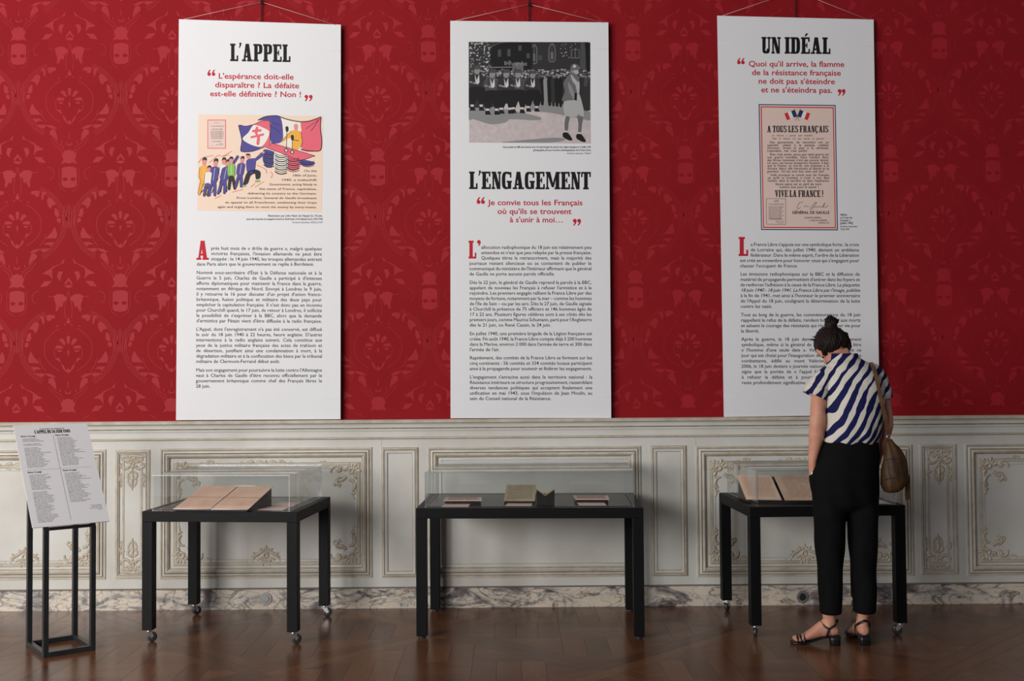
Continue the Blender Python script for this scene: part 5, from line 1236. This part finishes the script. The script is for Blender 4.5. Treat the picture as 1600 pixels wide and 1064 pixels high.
# shirt
bm = bmesh.new()
loft(bm, [el(1328, 696, -.985, 40, .108), el(1328.5, 689, -.985, 42.5, .118), el(1331, 680, -.985, 44, .134), el(1332.5, 665, -.985, 44, .138), el(1333.5, 645, -.985, 44.5, .136), el(1335, 625, -.98, 45.5, .134), el(1334.5, 606, -.972, 46.5, .128), el(1332, 591, -.962, 45.5, .118), el(1329, 578, -.952, 42, .104), el(1325, 568, -.942, 33, .084), el(1322, 561, -.932, 23, .066), el(1320.5, 556.5, -.928, 18.5, .058), el(1320.2, 553, -.924, 17.5, .056)], 40)
def cap_loft(bm, P, seg=24):
    """rings square to a bent axis: (px, py, Y, radius across, radius front-back)"""
    C_ = [at(p[0], p[1], p[2]) for p in P]; S_ = []
    for i, p in enumerate(P):
        t = (C_[min(i + 1, len(P) - 1)] - C_[max(i - 1, 0)]).normalized(); V = Vector((0, 1, 0)); V = (V - t * V.dot(t)).normalized(); U = t.cross(V)
        S_.append((C_[i], U * p[3], V * p[4]))
    return loft(bm, S_, seg)
cap_loft(bm, [(1306, 582, -.955, .05, .07), (1296, 586, -.955, .052, .072), (1286, 594, -.958, .055, .072), (1279, 604, -.962, .059, .072), (1275, 613, -.965, .062, .072), (1274, 616, -.965, .060, .070)])
cap_loft(bm, [(1357, 579, -.955, .05, .07), (1366, 584, -.955, .05, .07), (1373, 594, -.957, .047, .068), (1377, 606, -.96, .043, .064), (1379.5, 618, -.962, .039, .06), (1380, 621, -.962, .037, .058)])
sh = fuse(bm, .006, 3)
for v in sh.verts:
    a = v.co; k = max(0, min(1, (1.25 - a.z) / .2)); v.co += Vector((.3, 1, 0)) * (.0035 * k * math.sin(a.x * 60 + a.z * 18) + .002 * math.sin(a.z * 40 + a.x * 30))
shirt = obj_w('shirt', sh, M_shirt, woman)
bm = bmesh.new(); loft(bm, [el(1321, 563, -.935, 23.5, .074), el(1320, 557, -.928, 20.5, .066), el(1319.5, 552.3, -.920, 19.5, .062), el(1319.5, 552.3, -.920, 18.2, .058), el(1320, 558, -.928, 18.5, .059)], 36, caps=False); obj_w('collar', bm, M_shirt, shirt)
for P5 in ([(1279.3, 606.0), (1273.4, 619.5), (1.0, 1.0), -.965, .0655, .0755], [(1377.5, 607), (1380.3, 622.5), (1, 1), -.962, .0455, .066]):
    a, b = at(*P5[0], P5[3]), at(*P5[1], P5[3]); t = (b - a).normalized(); V = Vector((0, 1, 0)); U = t.cross(V)
    bm = bmesh.new(); loft(bm, [(a, U * P5[4] * .97, V * P5[5] * .97), (a + (b - a) * .1, U * P5[4], V * P5[5]), (b, U * P5[4] * 1.02, V * P5[5] * 1.02), (b, U * P5[4] * .96, V * P5[5] * .96), (a + (b - a) * .4, U * P5[4] * .93, V * P5[5] * .93)], 32, caps=False); obj_w('sleeve_cuff', bm, M_shirt, shirt)

# body
HC = at(1301, 543.5, -.80)
hr = Vector((.97, .06, .235)).normalized(); hf = Vector((-.20, .62, -.76)); hf = (hf - hr * hf.dot(hr)).normalized(); hu = hr.cross(hf).normalized()
HR = Matrix((hr, hf, hu)).transposed()
def H(a, b, c): return HC + hr * a + hf * b + hu * c
bm = bmesh.new()
blob(bm, H(0, -.004, .018), (.073, .092, .088), HR); blob(bm, H(0, .018, -.035), (.060, .068, .075), HR)
blob(bm, H(0, .058, -.088), (.030, .026, .022), HR)                          # chin
loft(bm, [(H(0, .078, .022), hr * .008, hu * .012), (H(0, .094, .0), hr * .009, hu * .02), (H(0, .108, -.018), hr * .014, hu * .012), (H(0, .09, -.026), hr * .012, hu * .006)], 12)   # nose
blob(bm, H(0, .083, -.052), (.024, .012, .006), HR); blob(bm, H(0, .080, -.064), (.021, .012, .007), HR)     # lips
for s in (-1, 1):
    blob(bm, H(s * .030, .078, .028), (.020, .010, .006), HR)                 # brows
    blob(bm, H(s * .040, .060, -.022), (.020, .022, .018), HR)                # cheeks
    er = HR @ Matrix.Rotation(R(-24 * s), 3, 'Z') @ Matrix.Rotation(R(-12), 3, 'X')
    blob(bm, H(s * .083, -.010, -.012), (.0065, .017, .031), er); blob(bm, H(s * .080, -.004, -.038), (.007, .009, .012), er); blob(bm, H(s * .074, -.002, -.012), (.012, .014, .022), er)
nk0 = at(1322, 572, -.945); nk1 = H(0, -.03, -.055)
loft(bm, [(nk0 + (nk1 - nk0) * t, Vector((.055 + .03 * (1 - t) ** 2, 0, .012)), Vector((0, .052 + .02 * (1 - t), .02))) for t in (0, .25, .5, .75, 1.0)], 24)
def limb(P): cap_loft(bm, P, 20)
loft(bm, [el(1328, 700, -.985, 36, .095), el(1332, 650, -.985, 38, .11), el(1333, 605, -.972, 40, .105), el(1330, 585, -.96, 36, .09), el(1325, 573, -.948, 26, .07)], 32)
loft(bm, [el(1322, 786, -.985, 36, .07), el(1322, 770, -.985, 42, .10), el(1323, 750, -.985, 43, .115), el(1328, 700, -.985, 36, .095)], 32)
for cx, s in ((1297.5, 0), (1350, 1)): limb([(cx, 792, -.98, .062, .07), (cx, 860, -.978, .052, .058), (cx, 900, -.99, .046, .055), (cx, 940, -.985, .036, .04), (cx - (2, 2)[s], 958, -.984, .033, .036)])
# left arm, hand in the pocket
limb([(1292, 588, -.955, .045, .05), (1284, 604, -.965, .043, .046), (1279.5, 622, -.985, .040, .043), (1278, 645, -1.0, .040, .042), (1277.3, 662, -1.01, .0415, .040), (1276.2, 678, -1.005, .0415, .039), (1272.8, 700, -.995, .031, .033), (1269.6, 720, -.988, .0215, .026), (1269.2, 734, -.985, .0185, .024), (1270.5, 742, -.985, .02, .03)])
# right arm, bent forward past the bag
limb([(1368, 586, -.955, .042, .048), (1376, 605, -.958, .038, .042), (1382, 630, -.965, .032, .037), (1386, 650, -.97, .030, .034), (1387, 665, -.965, .029, .033), (1383, 680, -.945, .029, .031), (1378, 697, -.91, .025, .027), (1373.5, 712, -.885, .019, .022), (1371, 722, -.87, .019, .024)])
def hand(w0, fdir, pn, side, curl):
    """palm, five unequal bent fingers and a thumb from the side of the palm"""
    fdir = fdir.normalized(); pn = (pn - fdir * pn.dot(fdir)).normalized(); ac = fdir.cross(pn) * side
    loft(bm, [(w0, ac * .022, pn * .016), (w0 + fdir * .03, ac * .034, pn * .015), (w0 + fdir * .07, ac * .039, pn * .013), (w0 + fdir * .088, ac * .037, pn * .010)], 18)
    for i, (o, l, r_) in enumerate(((-.029, .068, .0085), (-.010, .078, .0088), (.010, .073, .0085), (.028, .056, .0075))):
        p = w0 + fdir * .078 + ac * o; d = fdir.copy(); pts = [p]; 
        for k, f in enumerate((.45, .32, .23)):
            c = curl * (k + 1) * .5; d = (fdir * math.cos(c) + pn * math.sin(c)).normalized(); pts.append(pts[-1] + d * l * f)
        tube(bm, pts, [r_ * 1.05, r_, r_ * .92, r_ * .7], 10)
    p = w0 + fdir * .022 - ac * .026; pts = [p, p + (fdir * .6 - ac * .7).normalized() * .032, p + (fdir * .6 - ac * .7).normalized() * .032 + (fdir * .9 - ac * .25 + pn * .3).normalized() * .030]
    pts.append(pts[-1] + (fdir + pn * .35).normalized() * .022); tube(bm, pts, [.013, .0115, .010, .008], 10)
hand(at(1270.5, 738, -.985), Vector((.06, .25, -1)), Vector((1, 0, 0)), 1, .35)
hand(at(1371.5, 719, -.875), Vector((-.3, .12, -.95)), Vector((-.8, .3, -.3)), -1, .5)
# feet
def foot(heel, d, side):
    d = Vector((d[0], d[1], 0)).normalized(); q = Vector((-d.y, d.x, 0)); b = Vector((heel[0], heel[1], 0))
    P3 = lambda s, o, z: b + d * s + q * o + Vector((0, 0, z))
    loft(bm, [(P3(s, 0, z), q * w_, Vector((0, 0, h))) for s, z, h, w_ in ((.002, .072, .010, .012), (.008, .073, .022, .022), (.03, .079, .033, .030), (.06, .087, .043, .031), (.09, .082, .044, .031), (.12, .066, .036, .034), (.15, .048, .027, .038), (.18, .034, .019, .041), (.20, .027, .013, .042), (.208, .026, .010, .040))], 24)
    lg = cx_leg[side]
    loft(bm, [(P3(.055, 0, .075), d * .040, q * .030), (P3(.050, 0, .105), d * .036, q * .031), (P3(.048, 0, .135), d * .033, q * .030), (lg, d * .035, q * .033)], 20)
    blob(bm, P3(.052, .026, .10), (.012, .012, .012)); blob(bm, P3(.056, -.026, .104), (.012, .012, .012))
    for i, o in enumerate((-.030, -.012, .004, .018, .031)):
        o = o * (1 if side == 0 else -1); l = (.036, .034, .030, .025, .019)[i]; r_ = (.0125, .009, .0085, .008, .0075)[i]
        tube(bm, [P3(.19, o * .95, .026), P3(.19 + l * .6, o, .027), P3(.19 + l, o * 1.02, .021), P3(.19 + l + .008, o * 1.02, .018)], [r_, r_, r_, r_ * .6], 10)
    return P3, d, q
cx_leg = [at(1295.5, 958, -.984), at(1350, 957, -.975)]
FT = [((1.711, -.990), (-.985, .17), 0), ((1.842, -1.012), (.02, 1.0), 1)]
FR = [foot(*a) for a in FT]
obj_w('body', fuse(bm, .0042, 3, .45), M_skin, woman)
for s in (-1, 1):
    bm = bmesh.new(); blob(bm, H(s * .031, .074, .010), (.0125, .0125, .0125), HR, 14, 10); e_ = obj_w('eye', bm, mat('eye_white', srgb(230, 226, 222), .3), woman)
    bm = bmesh.new(); blob(bm, H(s * .031, .0855, .008), (.0055, .0025, .0055), HR, 12, 8); obj_w('iris', bm, mat('iris_brown', srgb(60, 38, 26), .3), e_)
bm = bmesh.new(); c = at(1270.3, 738.5, -.985)
loft(bm, [(c + Vector((.0, 0, z)), Vector((.0235, 0, .006)), Vector((0, .029, 0))) for z in (-.004, .004)], 24, caps=False)
for v in bm.verts: v.co += (v.co - c) * .02
obj_w('bracelet', bm, M_chrome, woman)
# sandals
for P3, d, q in FR:
    prof = [(-.006, .044, .020, .004), (.02, .045, .030, .005), (.05, .044, .031, .005), (.09, .034, .029, .005), (.13, .020, .033, .005), (.16, .012, .041, .006), (.20, .008, .045, .007), (.23, .008, .040, .007), (.248, .010, .026, .006)]
    bm = bmesh.new(); loft(bm, [(P3(s, 0, z), q * w_, Vector((0, 0, t)), .7) for s, z, w_, t in prof], 20); so = obj_w('sandal', bm, M_shoe, woman)
    bm = bmesh.new(); loft(bm, [(P3(.022, 0, z), d * a, q * w_, .6) for z, a, w_ in ((0, .026, .027), (.002, .027, .028), (.03, .028, .029), (.044, .030, .030))], 24); obj_w('heel_block', bm, M_shoe, so)
    def strap(pts, wd, nm='strap'):
        bm = bmesh.new(); n = len(pts); vs = []
        for i, (s, o, z, dx) in enumerate(pts):
            p = P3(s, o, z); t = Vector(dx).normalized(); out = (q * o + Vector((0, 0, .02))); out = out.normalized() if out.length > 0 else Vector((0, 0, 1))
            W_ = (d * t[0] + q * t[1] + Vector((0, 0, t[2]))) * wd
            vs.append([bm.verts.new(p + W_ + out * .0015), bm.verts.new(p - W_ + out * .0015), bm.verts.new(p - W_ - out * .001), bm.verts.new(p + W_ - out * .001)])
        for i in range(n - 1):
            for k in range(4): bm.faces.new((vs[i][k], vs[i + 1][k], vs[i + 1][(k + 1) % 4], vs[i][(k + 1) % 4]))
        bm.faces.new(vs[0][::-1]); bm.faces.new(vs[-1]); bmesh.ops.recalc_face_normals(bm, faces=bm.faces)
        for f in bm.faces: f.smooth = True
        obj_w(nm, bm, M_shoe, so)
    ring = []
    for k in range(21):
        a = math.pi * 2 * k / 20; ca = math.cos(a); ring.append((.050 + (.046 if ca > 0 else .047) * ca, (.0385 if abs(ca) < .8 else .036) * math.sin(a), .094 + .030 * ca * ca + (-.004 if ca > 0 else .004), (.2 * (1 if ca < 0 else -1), 0, 1)))
    strap(ring, .0048, 'ankle_strap')
    for sd in (-1, 1): strap([(.066, sd * .033, .040, (1, 0, .1)), (.062, sd * .037, .065, (1, 0, .1)), (.056, sd * .0375, .088, (1, 0, .2)), (.050, sd * .0385, .094, (1, 0, .2))], .0055, 'side_strap')
    for s0, s1, h_ in ((.150, .185, .0), (.178, .178, 0), (.200, .196, 0), (.214, .214, 0)):
        def topz(s): return .070 - (s - .14) * .62 if s < .185 else .042 - (s - .185) * .14
        strap([(s0 + (s1 - s0) * (k / 10), .045 * math.cos(math.pi * (1 - k / 10)), .012 + (topz(s0 + (s1 - s0) * k / 10) - .006) * math.sin(math.pi * k / 10) ** .55 if 0 < k < 10 else .010, (1, 0, 0)) for k in range(11)], .0040, 'toe_strap')
# hair
bm = bmesh.new()
blob(bm, H(0, -.014, .030), (.088, .098, .088), HR, 28, 18); blob(bm, H(-.016, -.034, .0), (.072, .076, .066), HR); blob(bm, H(.026, -.034, .004), (.066, .070, .06), HR)
bc = at(1298, 512, -.82); rn = random.Random(5)
blob(bm, bc + Vector((0, 0, .016)), (.034, .03, .03))
for k in range(70):
    a = rn.uniform(0, 6.28); sp = rn.uniform(.1, 1.0); hgt = rn.uniform(.034, .066)
    p0 = bc + Vector((rn.uniform(-.018, .016), rn.uniform(-.018, .016), .004)); tip = bc + Vector((.046 * sp * math.cos(a) + .002, .03 * sp * math.sin(a), .012 + hgt * (1 - .35 * sp)))
    mid = (p0 + tip) / 2 + Vector((.010 * math.cos(a), .010 * math.sin(a), .010)); tube(bm, [p0, mid, tip], [.009, .0065, .002], 6)
for P_s in ([(1322, 520), (1326.5, 533), (1329, 541), (1331.5, 543.5)], [(1319, 528), (1325, 541), (1326, 549), (1324, 553)], [(1314, 535), (1320, 546), (1321.5, 553), (1319, 556)]):
    tube(bm, [at(p[0], p[1], -.845) for p in P_s], [.010, .009, .007, .002], 8)
for k in range(26):
    u = rn.uniform(-1, 1); x = 1300 + u * 20; y0 = 546 + rn.uniform(-3, 3) + 5 * (1 - abs(u)) * (1 if x < 1302 else .2); tube(bm, [at(x, y0 - 12, -.868), at(x + rn.uniform(-2, 2), y0, -.868 + .02 * abs(u)), at(x + rn.uniform(-3, 3), y0 + rn.uniform(3, 8), -.862 + .02 * abs(u))], [.008, .005, .0012], 6)
for k in range(22):
    a = R(rn.uniform(20, 160)); p = H(.084 * math.cos(a), -.02, .03 + .084 * math.sin(a)); o_ = (p - HC).normalized()
    tube(bm, [p - o_ * .008, p + o_ * .004 + Vector((rn.uniform(-.01, .01), 0, .002)), p + o_ * rn.uniform(.006, .014) + Vector((rn.uniform(-.02, .02), 0, .0))], [.005, .004, .0018], 5)
hb = fuse(bm, .0036, 1, .4)
for v in hb.verts:
    p = v.co - HC; v.co += p.normalized() * (.0016 * math.sin(p.x * 420 + p.z * 90) + .0012 * math.sin(p.x * 190 - p.z * 60))
obj_w('hair', hb, M_hair, woman)

# ------------------------------------------------------------------ shoulder bag
BGY = -1.055
bag = empty('handbag', at(1397, 769, BGY), label="brown leather shoulder bag hanging at the woman's right hip", cat='bag')
bm = bmesh.new()
loft(bm, [el(a, b, BGY, c_, d_, .95) for b, a, c_, d_ in ((686, 1389, 3.5, .010), (692, 1391, 7, .018), (700, 1394.5, 11.5, .028), (710, 1397, 15.5, .038), (722, 1398, 18.8, .048), (735, 1398.3, 20.8, .055), (748, 1397.6, 20.8, .058), (757, 1396.2, 18.8, .056), (764, 1394, 15, .050), (768.5, 1391.5, 9.5, .036), (769.8, 1391, 4, .015))], 32)
for v in bm.verts:
    v.co.y += .003 * math.sin(v.co.x * 170 + v.co.z * 30); v.co.x += .002 * math.sin(v.co.z * 95)
obj_w('bag_body', bm, M_leather, bag, smooth=False)
def ribbon(P, wd, th=.003, wv=(1, 0, .15)):
    bm = bmesh.new(); vs = []
    W_ = Vector(wv).normalized() * wd
    for p in P:
        c = at(*p); vs.append([bm.verts.new(c + W_), bm.verts.new(c - W_), bm.verts.new(c - W_ + Vector((0, th, 0))), bm.verts.new(c + W_ + Vector((0, th, 0)))])
    for i in range(len(P) - 1):
        for k in range(4): bm.faces.new((vs[i][k], vs[i + 1][k], vs[i + 1][(k + 1) % 4], vs[i][(k + 1) % 4]))
    bm.faces.new(vs[0][::-1]); bm.faces.new(vs[-1]); bmesh.ops.recalc_face_normals(bm, faces=bm.faces); return bm
obj_w('shoulder_strap', ribbon([(1372, 600, -.862), (1366, 580, -.870), (1362, 568.5, -.905), (1360.5, 566, -.955), (1363, 570.5, -1.02), (1367, 580, -1.062), (1371, 596, -1.085), (1375, 615, -1.093), (1379, 635, -1.094), (1383.5, 655, -1.088), (1387, 671, -1.075), (1388.5, 679, -1.062)], .0098), M_strap, bag)
bm = bmesh.new(); c = at(1389, 682.5, -1.060)
tube(bm, [c + Vector((.011 * math.cos(a * math.pi / 8), 0, .010 * math.sin(a * math.pi / 8))) for a in range(17)], .0022, 8, caps=False); obj_w('metal_ring', bm, M_chrome, bag)
obj_w('side_flap', ribbon([(1401, 700, -1.05), (1408, 715, -1.06), (1413.5, 732, -1.055), (1418.5, 748, -1.045)], .012, .008), M_leather, bag)
obj_w('tassel', ribbon([(1418.5, 745, -1.05), (1418, 760, -1.052), (1418, 772, -1.052), (1418.5, 781, -1.05)], .0115, .006), M_leather, bag)
M_seam = mat('dark_seam', srgb(50, 33, 17), .7)
def bagY(x, y):
    T_ = [(686, 1389, 3.5, .010), (700, 1394.5, 11.5, .028), (710, 1397, 15.5, .038), (722, 1398, 18.8, .048), (735, 1398.3, 20.8, .055), (748, 1397.6, 20.8, .058), (757, 1396.2, 18.8, .056), (770, 1391, 4, .015)]
    for a, b in zip(T_, T_[1:]):
        if a[0] <= y <= b[0]:
            t = (y - a[0]) / (b[0] - a[0]); cx, hw, hd = (a[k] + (b[k] - a[k]) * t for k in (1, 2, 3))
            return BGY - hd * math.sqrt(max(0.05, 1 - min(1, abs((x - cx) / hw)) ** 2)) - .0015
    return BGY
bm = bmesh.new()
for P_s in ([(1383, 718), (1391, 716.8), (1398, 716.5), (1405, 717), (1411, 719)], [(1386, 719), (1387, 728), (1388, 738), (1391, 747)], [(1379.5, 750), (1386, 748.4), (1392, 747.5), (1404, 747.4), (1414, 748)], [(1404, 719), (1402, 728), (1402, 737), (1404, 746)]):
    P_s = hermite([(float(a), float(b)) for a, b in P_s], False)
    tube(bm, [at(a, b, bagY(a, b)) for a, b in P_s], .0014, 5)
obj_w('seam', bm, M_seam, bag, kind='stuff')
